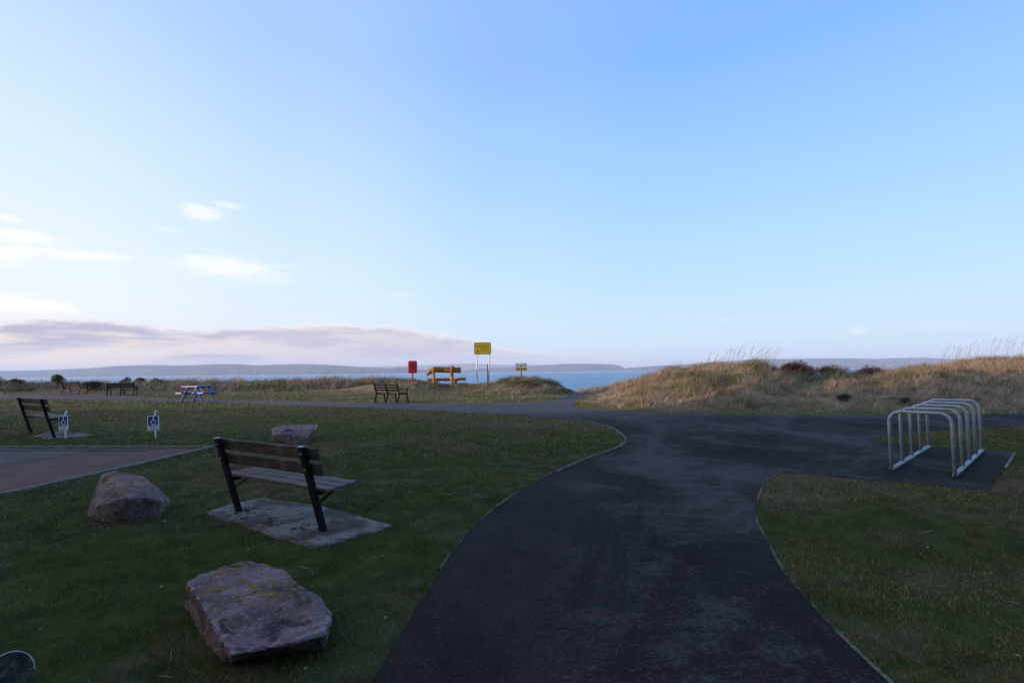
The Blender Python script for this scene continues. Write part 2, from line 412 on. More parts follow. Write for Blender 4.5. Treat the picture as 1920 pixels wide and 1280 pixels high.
def rock_mat():
    def fn(b, p):
        oc = gcoord(b)
        n1 = b.noise(oc, 3.2, 6, .65, .4); n2 = b.noise(oc, 16, 5, .7); n3 = b.noise(oc, 42, 4, .75); n4 = b.noise(oc, 5.5, 4, .6, .6)
        c = b.mix(b.sm(n1, .35, .65), (.14, .095, .095), (.30, .21, .215))
        c = b.mix(b.m('MULTIPLY', b.sm(n2, .48, .68), .65), c, (.070, .060, .056))
        c = b.mix(b.m('MULTIPLY', b.sm(n3, .57, .66), .7), c, (.52, .44, .45))
        geo = b.n('ShaderNodeNewGeometry'); sp = b.n('ShaderNodeSeparateXYZ'); b.put(sp.inputs[0], geo.outputs['Normal'])
        up = b.sm(sp.outputs[2], .35, .8)
        at = b.n('ShaderNodeAttribute', attribute_name='lichen')
        li = b.m('MULTIPLY', b.m('MULTIPLY', b.sm(b.m('ADD', b.m('MULTIPLY', n2, .6), b.m('MULTIPLY', n4, .4)), .50, .58), up), at.outputs['Fac'])
        c = b.mix(li, c, b.mix(b.sm(n4, .4, .6), (.36, .15, .012), (.28, .19, .022)))
        c = b.mix(b.m('MULTIPLY', b.sm(n4, .54, .64), .75), c, (.030, .027, .03))
        c = b.mix(b.m('MULTIPLY', b.sm(b.n('ShaderNodeNewGeometry').outputs['Pointiness'], .505, .54), .6), c, (.44, .36, .38))
        b.put(p.inputs['Base Color'], c)
        bump(b, p, b.m('ADD', b.m('MULTIPLY', n2, 1.2), b.m('MULTIPLY', n3, .8)), 1.0, .05)
    return mat('speckled_granite', fn, .85, .2)
M_ROCK = rock_mat()
def slab_mat():
    def fn(b, p):
        pos = gcoord(b); n1 = b.noise(pos, 2.4, 6, .7, .4); n2 = b.noise(pos, 40, 4, .7); n3 = b.noise(pos, 11, 5, .7)
        c = b.mix(b.sm(n1, .42, .58), (.050, .042, .037), (.165, .155, .145))
        c = b.mix(b.m('MULTIPLY', b.sm(n2, .55, .70), .5), c, (.22, .215, .20))
        c = b.mix(b.m('MULTIPLY', b.sm(n3, .55, .63), .85), c, (.022, .021, .016))
        b.put(p.inputs['Base Color'], c); bump(b, p, b.m('ADD', n2, n3), .7, .02)
    return mat('rough_concrete', fn, .9, .2)
M_SLAB = slab_mat()

# ------------------------------------------------------------------ the ground sheet
def axis(parts, ends):
    a = []
    for lo, hi, st in parts: a += list(np.arange(lo, hi-1e-6, st))
    a.append(parts[-1][1]); out = list(a); v = a[-1]; s = parts[-1][2]
    while v < ends: s *= 1.35; v += s; out.append(v)
    return out
ys = axis([(-12, 22, .28), (22, 60, .32), (60, 130, 2.0)], 14000)
v = -12; s = .5; neg = []
while v > -14000: s *= 1.4; v -= s; neg.append(v)
ys = np.array(neg[::-1]+ys)
xp = axis([(0, 32, .28), (32, 80, .8)], 14000); xs = np.array([-q for q in xp[::-1]][:-1]+xp)
GX, GY = np.meshgrid(xs, ys); GZ = g(GX, GY)
def sheet(name, X, Y, Z, m):
    ny, nx = X.shape; co = np.stack([X, Y, Z], -1).reshape(-1, 3).astype(np.float32)
    i = np.arange(ny*nx).reshape(ny, nx)
    q = np.stack([i[:-1, :-1], i[:-1, 1:], i[1:, 1:], i[1:, :-1]], -1).reshape(-1, 4)
    me = bpy.data.meshes.new(name); me.vertices.add(len(co)); me.vertices.foreach_set('co', co.ravel())
    me.loops.add(q.size); me.loops.foreach_set('vertex_index', q.ravel().astype(np.int32))
    me.polygons.add(len(q)); me.polygons.foreach_set('loop_start', np.arange(0, q.size, 4, dtype=np.int32)); me.polygons.foreach_set('use_smooth', np.ones(len(q), bool))
    me.update(); return new_obj(name, me, m)
def wear_fn(x, y):
    """bare, trodden spots beside the path and the slab"""
    w = np.zeros_like(x)
    for (px, py, rx, ry) in [(1450, 928, .55, .6), (1510, 896, 1.2, .32), (1800, 1090, .9, .22), (1620, 1085, .22, .12), (1720, 1010, .35, .2), (1130, 800, 1.2, .7), (980, 795, 2.4, .8), (720, 1200, .25, .6), (1890, 905, 1.4, .6), (1060, 790, 2., .6)]:
        c = U(px, py); w = np.maximum(w, np.exp(-((x-c.x)/rx)**2-((y-c.y)/ry)**2))
    return w*np.clip(fbm(x*5, y*5, 31, 4)*2.4-.6, 0, 1)
def dune_fn(x, y):
    px = hillmix(x, y)
    dc = np.interp(px, DP, DD)
    left = sstep(dc-7.0, dc-3.0, y+1.5*(fbm(x*.8, y*.8, 5, 2)-.5))*(1-sstep(1075, 1105, px))
    keep = np.interp(px, [690, 760, 890, 950, 1010], [1, .35, .30, .9, 1]); left = left*keep
    yb = np.interp(x, DX, DY)+np.where(x < 2.4, (2.4-x)*3, 0)
    right = sstep(-.6, 1.8, y-yb+1.2*(fbm(x*.9, y*.9, 6, 2)-.5))*sstep(1085, 1115, px)
    return np.maximum(left, right)*sstep(10, 13, y)
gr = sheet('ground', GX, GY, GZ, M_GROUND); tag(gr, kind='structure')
zone = np.zeros((GX.size, 3), np.float32)
fx, fy = GX.ravel(), GY.ravel()
near = (np.abs(fx) < 90) & (fy < 200) & (fy > -15)
zone[near, 0] = dune_fn(fx[near], fy[near])
pxs = hillmix(fx, fy)
sandw = sstep(.05, -1.2, GZ.ravel())*sstep(30, 44, fy)
sandw = np.maximum(sandw, sstep(1072, 1095, pxs)*(1-sstep(1120, 1150, pxs))*sstep(29, 33, fy)*.85)
zone[:, 1] = sandw
zone[near, 2] = wear_fn(fx[near], fy[near])
at = gr.data.attributes.new('zone', 'FLOAT_VECTOR', 'POINT'); at.data.foreach_set('vector', zone.ravel())

# ------------------------------------------------------------------ path, paving, edging
def catmull(pts, n=8, closed=False):
    out = []; m = len(pts)
    rngi = range(m) if closed else range(m-1)
    for i in rngi:
        P = [Vector(pts[(i+k) % m] if closed else pts[max(0, min(m-1, i+k))]).to_2d() for k in (-1, 0, 1, 2)]
        for j in range(n):
            t = j/n
            out.append(.5*((2*P[1])+(P[2]-P[0])*t+(2*P[0]-5*P[1]+4*P[2]-P[3])*t*t+(3*P[1]-P[0]-3*P[2]+P[3])*t**3))
    if not closed: out.append(Vector(pts[-1]).to_2d())
    return out
def inpoly(x, y, poly):
    x = np.asarray(x); y = np.asarray(y); c = np.zeros(x.shape, bool); n = len(poly)
    for i in range(n):
        x1, y1 = poly[i][0], poly[i][1]; x2, y2 = poly[(i+1) % n][0], poly[(i+1) % n][1]
        if y1 == y2: continue
        hit = ((y1 > y) != (y2 > y)) & (x < (x2-x1)*(y-y1)/(y2-y1)+x1); c ^= hit
    return c
def densify(poly, st=.4):
    out = []
    n = len(poly)
    for i in range(n):
        a = Vector(poly[i][:2]); c = Vector(poly[(i+1) % n][:2]); k = max(1, int((c-a).length/st))
        for j in range(k): out.append(a.lerp(c, j/k))
    return out
def drape(name, poly, off, m, st=.4, thick=0.):
    P = densify(poly, st); xs_ = [p[0] for p in P]; ys_ = [p[1] for p in P]
    gx, gy = np.meshgrid(np.arange(min(xs_), max(xs_), st), np.arange(min(ys_), max(ys_), st))
    gx = gx.ravel(); gy = gy.ravel(); ins = inpoly(gx, gy, P)
    gx = gx[ins]; gy = gy[ins]
    vs = [Vector((p[0], p[1])) for p in P]+[Vector((float(a), float(c))) for a, c in zip(gx, gy)]
    n = len(P)
    r = delaunay_2d_cdt(vs, [(i, (i+1) % n) for i in range(n)], [], 1, 1e-4)
    vx = np.array([v.x for v in r[0]]); vy = np.array([v.y for v in r[0]]); vz = g(vx, vy)+off
    me = bpy.data.meshes.new(name)
    V = [(float(a), float(c), float(d)) for a, c, d in zip(vx, vy, vz)]; F = []
    for f in r[2]:
        a, c, d = [Vector(V[i]) for i in f[:3]]
        F.append(tuple(f) if (c-a).cross(d-a).z > 0 else tuple(f)[::-1])
    if thick > 0:                       # side walls down into the soil
        em = {}
        for f in F:
            for i in range(len(f)): em[(f[i], f[(i+1) % len(f)])] = 1
        k = len(V); V2 = [(a, c, d-thick) for a, c, d in V]; V += V2
        F += [(b_, a_, a_+k, b_+k) for (a_, b_) in list(em) if (b_, a_) not in em]
    me.from_pydata(V, [], F); me.update()
    for p in me.polygons: p.use_smooth = True
    return new_obj(name, me, m)
def ribbon(name, pts, w, h, m, off=0.):
    L = [Vector(p[:2]) for p in pts]; L2 = []
    for a, c in zip(L[:-1], L[1:]):
        k = max(1, int((c-a).length/.25))
        for j in range(k): L2.append(a.lerp(c, j/k))
    L2.append(L[-1]); V = []; F = []
    for i, p in enumerate(L2):
        t = (L2[min(i+1, len(L2)-1)]-L2[max(i-1, 0)]).normalized(); nrm = Vector((-t.y, t.x)); z = g1(p.x, p.y)
        for sgn, zz in ((-1, -.05), (-1, h), (1, h), (1, -.05)):
            q = p+nrm*(sgn*w/2+off); V.append((q.x, q.y, z+zz))
    for i in range(len(L2)-1):
        a = i*4
        for k in range(3): F.append((a+k, a+k+1, a+k+5, a+k+4))
    me = bpy.data.meshes.new(name); me.from_pydata(V, [], F); me.update()
    bm = bmesh.new(); bm.from_mesh(me); bmesh.ops.recalc_face_normals(bm, faces=bm.faces)
    bm.to_mesh(me); bm.free()
    # normals upwards
    if sum(p.normal.z for p in me.polygons) < 0: me.flip_normals()
    return new_obj(name, me, m)
def W(lst): return [U(a, b_).to_2d() for a, b_ in lst]

left_edge = W([(700, 1279), (733, 1222), (765, 1170), (820, 1080), (860, 1024), (905, 975), (955, 935), (1040, 885), (1100, 859), (1150, 842), (1169, 830), (1168, 818), (1140, 800), (1085, 788)])
d0 = (left_edge[0]-left_edge[1]).normalized()
left_edge = [left_edge[0]+d0*6+Vector((-1.2, 0))]+[left_edge[0]+d0*2]+left_edge
left_curve = catmull(left_edge, 6)
far_near = W([(960, 778.5), (780, 768.5), (480, 757), (200, 750), (0, 748)])
fn_end = far_near[-1]+(far_near[-1]-far_near[-2]).normalized()*25
far_far = W([(0, 741.5), (110, 739), (200, 739.5), (270, 744), (300, 747), (500, 750.5), (700, 754.5), (880, 757.5), (1000, 752.5), (1055, 749)])
ff_end = far_far[0]+Vector((-25, 3))
gap = [Vector((4.2, 33.)), Vector((6.2, 34.))]
dune_base = W([(1075, 754), (1072, 762), (1110, 768), (1200, 772), (1400, 777), (1640, 778), (1919, 775)])
db_end = dune_base[-1]+Vector((25, .3))
isl_top_r = W([(1919, 799)])[0]
isl = W([(1919, 799), (1760, 808), (1690, 815), (1625, 824), (1745, 838), (1905, 848)])
pad = W([(1905, 848), (1855, 920)])
low = W([(1855, 920), (1730, 908), (1600, 897), (1465, 884), (1432, 905), (1415, 965), (1440, 1020), (1470, 1075), (1560, 1180), (1662, 1279)])
d1 = (low[-1]-low[-2]).normalized(); right_curve = catmull(low[3:], 6)
right_curve += [low[-1]+d1*1.2, low[-1]+d1*2.0+Vector((.8, -5))]
isl_curve = [isl[0]+Vector((25, .2))]+isl
path_poly = left_curve+far_near+[fn_end, ff_end]+far_far+gap+dune_base+[db_end]+isl_curve+pad[:0]+low[:3]+right_curve
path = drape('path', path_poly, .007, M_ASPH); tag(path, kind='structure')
PATHP = path_poly

ke = ribbon('path_edging', left_curve[31:]+far_near[:1], .024, .012, M_KMOSS, .012); tag(ke, kind='structure')
ke = ribbon('path_edging', right_curve, .024, .010, M_KMOSS, .012); tag(ke, kind='structure')
bright = W([(1085, 788), (1140, 800), (1168, 818), (1169, 830), (1150, 842), (1100, 859), (1040, 885)])
kb = ribbon('path_edging', catmull(bright, 6), .026, .016, M_KERB, .02); tag(kb, kind='structure')
pe = ribbon('path_edging', W([(1903, 850), (1885, 878)]), .035, .014, M_KERB); tag(pe, kind='structure')

park_tip = W([(398, 839.5)])[0]
pt0 = W([(0, 840)])[0]; pb0 = W([(0, 930)])[0]
top_line = [park_tip]+W([(300, 839.5), (150, 839.5)])+[pt0, pt0+(pt0-park_tip).normalized()*22]
bot_line = [park_tip, pb0, pb0+(pb0-park_tip).normalized()*9]
park_poly = top_line+[Vector((-34, 2.0))]+bot_line[::-1][:-1]
pk = drape('parking_area', park_poly, .007, M_RED); tag(pk, kind='structure')
gp = W([(165, 847), (0, 875)]); gtop = W([(165, 842.5), (0, 842.5)])
gy2 = gtop[::1]+[gtop[1]+(gtop[1]-gtop[0]).normalized()*20, gp[1]+(gp[1]-gp[0]).normalized()*9]+[gp[1], gp[0]]
gk = drape('parking_bay', gy2, .011, M_GREY); tag(gk, kind='structure')
k1 = ribbon('kerb', top_line, .07, .04, M_KERB); tag(k1, kind='structure')
k2 = ribbon('kerb', bot_line, .07, .04, M_KERB); tag(k2, kind='structure')
k3 = ribbon('gutter', [p+Vector((0, -.22)) for p in top_line[1:]], .26, .012, M_KDARK); tag(k3, kind='structure')
PARKP = park_poly

# ------------------------------------------------------------------ sea and far shore
def sea_mat():
    def fn(b, p):
        pos = gcoord(b)
        a = b.noise(b.scale(pos, (.35, 1.0, 1)), .55, 5, .65, .4); a2 = b.noise(b.scale(pos, (.3, 1, 1)), .06, 4, .6)
        n3 = b.noise(b.scale(pos, (.25, 1.0, 1)), .22, 6, .75)
        c = b.mix(b.sm(n3, .40, .60), (.004, .080, .215), (.070, .32, .48))
        b.put(p.inputs['Base Color'], c)
        hgt = b.m('ADD', a, b.m('MULTIPLY', a2, 2.5))
        bump(b, p, hgt, 1.0, 1.1)
    return mat('sea_water', fn, .3, .35)
sx = np.concatenate([np.linspace(-14000, -300, 20), np.linspace(-280, 280, 60), np.linspace(300, 14000, 20)]); sy = np.concatenate([np.linspace(70, 400, 60), np.linspace(450, 14000, 30)])
SX, SY = np.meshgrid(sx, sy)
sea = sheet('sea', SX, SY, np.full_like(SX, SEA), sea_mat()); tag(sea, kind='structure')
def foam():
    mb = MB()
    for (x0, x1, y0) in [(-9, 16, 101.5), (-30, -2, 108), (4, 26, 113), (-16, 6, 121), (-60, -25, 104)]:
        n = 40; pts = []
        for i in range(n+1):
            x = x0+(x1-x0)*i/n; yy = y0+1.2*math.sin(x*.35+y0)+.5*math.sin(x*1.3); pts.append((x, yy, SEA+.05))
        mb.tube(pts, [.05+.10*abs(math.sin(i*.7+y0))*math.sin(math.pi*i/n) for i in range(n+1)], 6)
    o = mb.build('foam', varied('sea_foam', (.6, .64, .68), (.75, .78, .8), 3, .8, .2), None, True); tag(o, kind='structure')
foam()

def hill_mat(name, c1, c2, c3):
    def fn(b, p):
        pos = gcoord(b); n = b.noise(b.scale(pos, (1, 1, 4)), .0016, 6, .62); n2 = b.noise(pos, .006, 3)
        c = b.mix(b.sm(n, .42, .56), c1, c2); c = b.mix(b.m('MULTIPLY', b.sm(n2, .55, .62), .7), c, c3)
        b.put(p.inputs['Base Color'], c)
    return mat(name, fn, .95, .05)
M_HILL = hill_mat('far_hillside', (.030, .038, .045), (.075, .075, .060), (.16, .12, .07))
def hills(name, prof, D, m, depth=1600, seed=1, foot=700):
    P = sorted(prof); X = []; Z = []
    pxa = np.arange(P[0][0], P[-1][0]+1, 6.0); pya = np.interp(pxa, [p[0] for p in P], [p[1] for p in P])
    rows = [(-foot, 0.0), (-foot*.6, .38), (-foot*.25, .78), (0, 1.0), (depth*.5, .8), (depth, -.05)]
    V = []; F = []
    n = len(pxa)
    for ri, (dy, k) in enumerate(rows):
        for i, (a, c) in enumerate(zip(pxa, pya)):
            h = horizon(a)-c; d = pxdir(a, c); s = D/d.y
            x = d.x*s; zt = max(CAM_H+d.z*s, SEA+1); nz = 1+.10*(vnoise(np.array([a/26+seed]), np.array([ri*3.1]), seed)[0]-.5)*2*(ri != 3)
            z = SEA-1+(zt-SEA+1)*k*nz if k > 0 else SEA-8
            ends = min(i, n-1-i); 
            V.append((x*(D+dy)/D, D+dy+(vnoise(np.array([a/18.]), np.array([ri*9.]), seed+4)[0]-.5)*foot*.3*(ri != 3), z))
    for r_ in range(len(rows)-1):
        for i in range(n-1): F.append((r_*n+i, r_*n+i+1, (r_+1)*n+i+1, (r_+1)*n+i))
    me = bpy.data.meshes.new(name); me.from_pydata(V, [], F); me.update()
    for p in me.polygons: p.use_smooth = True
    tag(new_obj(name, me, m), kind='structure')
hills('hills', [(-400, 690), (-150, 692), (0, 695), (60, 694.5), (120, 692), (170, 690), (220, 685.5), (280, 684), (340, 685), (400, 682.5), (450, 682.5), (480, 684.5), (560, 682), (610, 683.5), (650, 686), (690, 688), (735, 691), (740, 688.5), (765, 689), (775, 691.5), (840, 695), (870, 697), (890, 699)], 4700, M_HILL, 1500, 1)
hills('hills', [(560, 700), (640, 690), (700, 687), (780, 685), (850, 682), (880, 681.5), (940, 684), (980, 683), (1060, 684), (1160, 690), (1200, 697)], 9000, M_HILL, 1500, 3, 900)
hills('hills', [(845, 697), (880, 692), (925, 689.5), (990, 687), (1020, 684.5), (1060, 682), (1100, 681.5), (1150, 683), (1165, 686), (1176, 693), (1180, 696)], 5600, M_HILL, 1300, 5)
hills('hills', [(1150, 697), (1180, 689), (1240, 685), (1300, 682), (1360, 677), (1410, 673.5), (1450, 672.5), (1550, 671.5), (1600, 671.5), (1640, 672.5), (1680, 671), (1730, 670), (1780, 672.5), (1850, 676), (1950, 678), (2200, 676), (2500, 676)], 5400, M_HILL, 1500, 7)

# haze: one closed box of even, thin air
hz = MB().box((0, 0, (215-25)/2), (30000, 30000, 215+25)).build('haze', None)
hm = bpy.data.materials.new('haze_air'); hm.use_nodes = True; nt = hm.node_tree; nt.nodes.clear()
out = nt.nodes.new('ShaderNodeOutputMaterial'); pv = nt.nodes.new('ShaderNodeVolumePrincipled')
pv.inputs['Color'].default_value = (.68, .81, 1.0, 1); pv.inputs['Density'].default_value = 1.4e-4; pv.inputs['Anisotropy'].default_value = .0
nt.links.new(pv.outputs[0], out.inputs['Volume']); hz.data.materials.append(hm); tag(hz, kind='stuff')

# ------------------------------------------------------------------ benches
def post_bench(name, foot, yaw, label, span=1.40, over=.24):
    t = thing(name, foot, yaw, label, 'bench', 'single post benches with wooden slats')
    # local x along the bench, +y the way a sitter faces; foot of the first post at the origin
    back = -.25; H = .88
    for x in (0, span):
        fr = MB().bar((x, .03, -.04), (x, back+.0, H), .07, .05, (0, 1, 0), .006).build('leg', M_BLACK, t)
        br = MB().bar((x, -.10, .395), (x, .29, .425), .042, .04, (0, 0, 1), .005)
        br.bar((x, -.045, .30), (x, .16, .40), .035, .012, (0, 0, 1)); br.build('seat_bracket', M_BLACK, t)
        cap = MB().box((x, back-.004, H+.006), (.05, .064, .012), None, .003).build('leg_cap', M_GALV, t)
    xm = span/2; L = span+2*over
    lean = math.atan2(-back+.03, H+.04)
    Rm = Matrix.Rotation(lean, 4, 'X')
    def onpost(z): return .03+(back-.03)*(z+.04)/(H+.04)
    for z in (.815, .655):
        o = MB().box((0, 0, 0), (L, .036, .125), None, .012).build('back_slat', M_SLATB, t)
        o.location = (xm, onpost(z)+.047, z); o.rotation_euler = (lean, 0, 0)
    for i, y in enumerate((-.02, .11, .235)):
        o = MB().box((0, 0, 0), (L-.02*i, .118, .034), None, .009).build('seat_slat', M_SLATS, t)
        o.location = (xm+.01*i, y+.02, .440+.007*i); o.rotation_euler = (R(3), 0, 0)
    for x in (0, span):
        for z in (.815, .655):
            MB().tube([(x, onpost(z)-.03, z), (x, onpost(z)-.040, z)], .009, 8).build('bolt', M_GALV, t)
    return t
f1 = U(446, 961); f2 = U(604, 999)
a = (f2-f1); yawb = math.atan2(a.y, a.x)
post_bench('park_bench', f1, yawb, 'slatted wooden bench on black steel posts, nearest bench, on its concrete slab', a.to_2d().length, .16)
F1 = (f1, f2)
f3 = U(57, 813); f4 = U(105, 823)
a2 = f4-f3
post_bench('park_bench', f3, math.atan2(a2.y, a2.x), 'dark slatted bench on black posts by the parking bay, beside a small parking sign', min(a2.to_2d().length, 1.5), .16)

def slab(pts, label, up):
    P = [U(*p).to_2d() for p in pts]
    rj = random.Random(len(P)); P = [q+Vector((rj.gauss(0, .011), rj.gauss(0, .011))) for q in densify(P, .22)]
    o = drape('concrete_slab', P, up, M_SLAB, .15, .05)
    tag(o, label, 'concrete slab'); return P
SLAB1 = slab([(384, 962), (440, 945), (492, 935), (540, 942), (600, 951), (670, 968), (735, 987), (700, 1000), (650, 1014), (588, 1031), (540, 1016), (495, 1000), (440, 982), (400, 972)], 'cracked grey concrete slab under the nearest bench', .014)
SLAB2 = slab([(64, 819), (90, 809), (130, 810), (178, 816), (100, 825)], 'small pale concrete slab under the bench by the parking bay', .014)

def litter():
    mb = MB()
    for k in range(34):
        px = random.choice([450, 465, 512, 520, 555, 560, 570, 470, 500, 590, 455]); py = {450: 962, 465: 967, 512: 980, 520: 983, 555: 996, 560: 1000, 570: 1002, 470: 958, 500: 985, 590: 985, 455: 975}[px]
        p = U(px+random.uniform(-12, 12), py+random.uniform(-4, 4)); s = random.uniform(.012, .035)
        a0 = random.uniform(0, 6.28)
        vs = [p+Vector((math.cos(a0+q)*s*random.uniform(.5, 1.2), math.sin(a0+q)*s*random.uniform(.4, 1), .020+random.uniform(0, .012))) for q in (0, 1.2, 2.4, 3.6, 4.9)]
        top = p+Vector((0, 0, .034)); mb.add(vs+[top], [(i, (i+1) % 5, 5) for i in range(5)]+[(4, 3, 2, 1, 0)])
    o = mb.build('dead_leaves', varied('dead_leaf', (.015, .010, .008), (.05, .025, .015), 20, .9, .1)); tag(o, 'small dark dead leaves scattered on the concrete slab under the nearest bench', 'leaves', kind='stuff')
    mb = MB()
    for px, py, a0 in [(543, 932, .2), (1075, 1180, .5), (720, 1205, 0.1), (1095, 1085, 1)]:
        pass
litter()

# ------------------------------------------------------------------ boulders
def rock(top, base, label, lich, amp=.03, seed=0, cuts=5):
    pts = [Vector(p) for p in top]+[Vector(p) for p in base]
    c = sum(base, Vector())/len(base); c.z = min(p.z for p in base)
    bm = bmesh.new()
    for p in pts: bm.verts.new(p-c)
    bmesh.ops.convex_hull(bm, input=bm.verts)
    for v in [v for v in bm.verts if not v.link_faces]: bm.verts.remove(v)
    bmesh.ops.triangulate(bm, faces=bm.faces)
    bmesh.ops.bevel(bm, geom=list(bm.edges), offset=.012, segments=1, affect='EDGES', clamp_overlap=True)
    bmesh.ops.triangulate(bm, faces=bm.faces)
    for it in range(cuts):
        lim = [.2, .12, .07, .04, .022, .013][it]
        ed = [e for e in bm.edges if e.calc_length() > lim]
        bmesh.ops.subdivide_edges(bm, edges=ed, cuts=1); bmesh.ops.triangulate(bm, faces=bm.faces)
    bm.normal_update()
    from mathutils import noise as mn
    off = Vector((seed*7.3, seed*3.1, 0))
    mv = []
    for v in bm.verts:
        q = v.co+off
        d = (mn.noise(q*3.0)*.9+mn.noise(q*7.5)*.45+(.5-abs(mn.noise(q*5+Vector((9, 0, 0)))))*.3+mn.noise(q*18)*.34+mn.noise(q*42)*.20)*amp
        mv.append(v.co+v.normal*d)
    for v, q in zip(bm.verts, mv): v.co = q
    me = bpy.data.meshes.new('boulder'); bm.to_mesh(me); bm.free()
    o = new_obj('boulder', me, M_ROCK); o.location = c
    tp = max(v.co.z for v in me.vertices)
    A = me.attributes.new('lichen', 'FLOAT', 'POINT')
    A.data.foreach_set('value', np.array([min(1, max(0, (v.co.z/tp-lich)/(1.001-lich)*3)) for v in me.vertices], np.float32))
    return tag(o, label, 'boulder', 'boulders on the grass')
def B(*l): return [UD(*q) for q in l]
def low_pts(lst, z=-.06): return [Vector((p.x, p.y, z+g1(p.x, p.y))) for p in lst]
top = B((350, 1092, 3.30), (402, 1066, 3.55), (466, 1049, 3.72), (528, 1064, 3.68), (541, 1092, 3.50), (572, 1128, 3.28), (617, 1163, 3.06), (606, 1186, 2.95), (560, 1200, 2.88), (500, 1216, 2.82), (436, 1226, 2.77), (393, 1168, 3.0))
g0 = [U(353, 1128), U(367, 1168), U(387, 1198), U(433, 1238), U(520, 1224), U(604, 1204), Vector((-1.35, 3.8, 0)), Vector((-1.95, 3.8, 0))]
rock(top, low_pts(g0), 'large flat-topped speckled boulder with orange lichen, nearest the camera on the grass', .66, .026, 1, 6)
top = B((178, 925, 6.0), (190, 888, 6.25), (216, 882, 6.4), (268, 893, 6.45), (290, 910, 6.2), (305, 938, 5.98), (245, 930, 5.62), (180, 948, 5.75))
g0 = [UD(166, 958, 5.9), UD(200, 965, 5.75), UD(260, 962, 5.75), UD(303, 950, 5.95), Vector((-4.4, 6.7, 0)), Vector((-4.9, 6.6, 0)), UD(163, 945, 6.1)]
rock(top, low_pts(g0), 'rounded purple-grey boulder with yellow lichen between the parking area and nearest bench', .62, .018, 2, 5)
b3 = U(550, 831).y
top = B((508, 803, b3+.1), (531, 797, b3+.3), (560, 795, b3+.45), (596, 796, b3+.3), (594, 803, b3+.1), (576, 818, b3-.05), (540, 812, b3-.05), (514, 815, b3-.05))
g0 = [U(512, 827), U(545, 832), U(573, 831), U(576, 822), U(515, 822)]
rock(top, low_pts(g0), 'small grey boulder on the lawn behind the nearest bench', .9, .018, 3, 5)

# rounded stone marker at the very corner of the view
def marker():
    p = UD(15, 1279, 2.45); p.z = 0
    zt = UD(18, 1236, 2.45).z
    t = thing('marker_plate', (p.x, p.y, 0), R(38), 'mottled round-topped marker plate with thin pale rim, cut off at the lower left corner', 'marker')
    t.rotation_euler = (R(-14), 0, R(44))
    w = .088; n = 24
    out = [(-w, -.05), (w, -.05), (w, zt-w)]+[(w*math.cos(math.pi*i/n), zt-w+w*1.15*math.sin(math.pi*i/n)) for i in range(1, n)]+[(-w, zt-w)]
    MB().plate(out, .016, I4).build('plate', M_STONEM, t)
    rim = MB(); rim.tube([(q[0], -.004, q[1]) for q in out[2:]], .0045, 6); rim.build('rim', M_GALV, t)
def mottled():
    def fn(b, p):
        oc = ocoord(b); n = b.noise(oc, 14, 6, .75); n2 = b.noise(oc, 34, 4, .7)
        c = b.mix(b.sm(n, .42, .58), (.028, .024, .026), (.050, .060, .038)); c = b.mix(b.m('MULTIPLY', b.sm(n2, .53, .63), .5), c, (.15, .17, .15))
        b.put(p.inputs['Base Color'], c)
    return mat('mottled_plate', fn, .95, .03)
M_STONEM = mottled()
marker()

# ------------------------------------------------------------------ cycle rack
def rack():
    A = U(1672, 882); Bp = U(1791, 896); C = U(1743, 838.5); D = U(1840, 848.5)
    ax = (Bp-A); wdt = ax.to_2d().length; ln = ((C-A)+(D-Bp))/2; Ln = ln.to_2d().length
    yaw = math.atan2(ax.y, ax.x)
    t = thing('cycle_rack', (A.x, A.y, A.z+.012), yaw, 'galvanised steel cycle rack with five hoops, standing on a dark asphalt pad', 'cycle rack')
    ld = Matrix.Rotation(-yaw, 3, 'Z')@Vector((ln.x, ln.y, ln.z)).normalized()
    Hh = .875; rr = .15; r = .024
    for k in range(5):
        o = ld*(Ln*k/4)
        pts = [(0, 0, .0), (0, 0, Hh-rr)]+[(rr-rr*math.cos(a_), 0, Hh-rr+rr*math.sin(a_)) for a_ in [R(q) for q in range(10, 91, 10)]]
        pts += [(wdt-rr+rr*math.sin(a_), 0, Hh-rr+rr*math.cos(a_)) for a_ in [R(q) for q in range(0, 91, 10)]]+[(wdt, 0, 0)]
        h = MB().tube([Vector(p)+o for p in pts], r, 14).build('hoop', M_GALV, t, True)
    for x in (0, wdt):
        s = Vector((x, 0, .012)); e = s+ld*(Ln+.03)
        MB().tube([s-ld*.02, e], .030, 14).build('base_rail', M_GALV, t, True)
        MB().tube([s-ld*.0215, s-ld*.019], .022, 12).build('tube_end', M_RUBBER, t)
rack()

# ------------------------------------------------------------------ small parking signs
def text_mesh(txt, size, m, parent, loc, rot=(R(90), 0, 0), name='lettering', width=None):
    cu = bpy.data.curves.new('t', 'FONT'); cu.body = txt; cu.size = size; cu.align_x = 'CENTER'; cu.align_y = 'CENTER'; cu.extrude = .0008; cu.offset = size*.02
    ob = bpy.data.objects.new('t', cu); COL.objects.link(ob)
    dg = bpy.context.evaluated_depsgraph_get(); me = bpy.data.meshes.new_from_object(ob.evaluated_get(dg))
    bpy.data.objects.remove(ob)
    if width:
        w0 = max(v.co.x for v in me.vertices)-min(v.co.x for v in me.vertices)
        for v in me.vertices: v.co.x *= width/w0
    me.materials.clear(); o = new_obj(name, me, m, parent); o.location = loc; o.rotation_euler = rot; return o
def rrect(w, h, r, n=5, cx=0, cz=0):
    pts = []
    for sx_, sz_, a0 in ((1, -1, -90), (1, 1, 0), (-1, 1, 90), (-1, -1, 180)):
        for i in range(n+1):
            q = R(a0+90*i/n); pts.append((cx+sx_*(w/2-r)+r*math.cos(q), cz+sz_*(h/2-r)+r*math.sin(q)))
    return pts
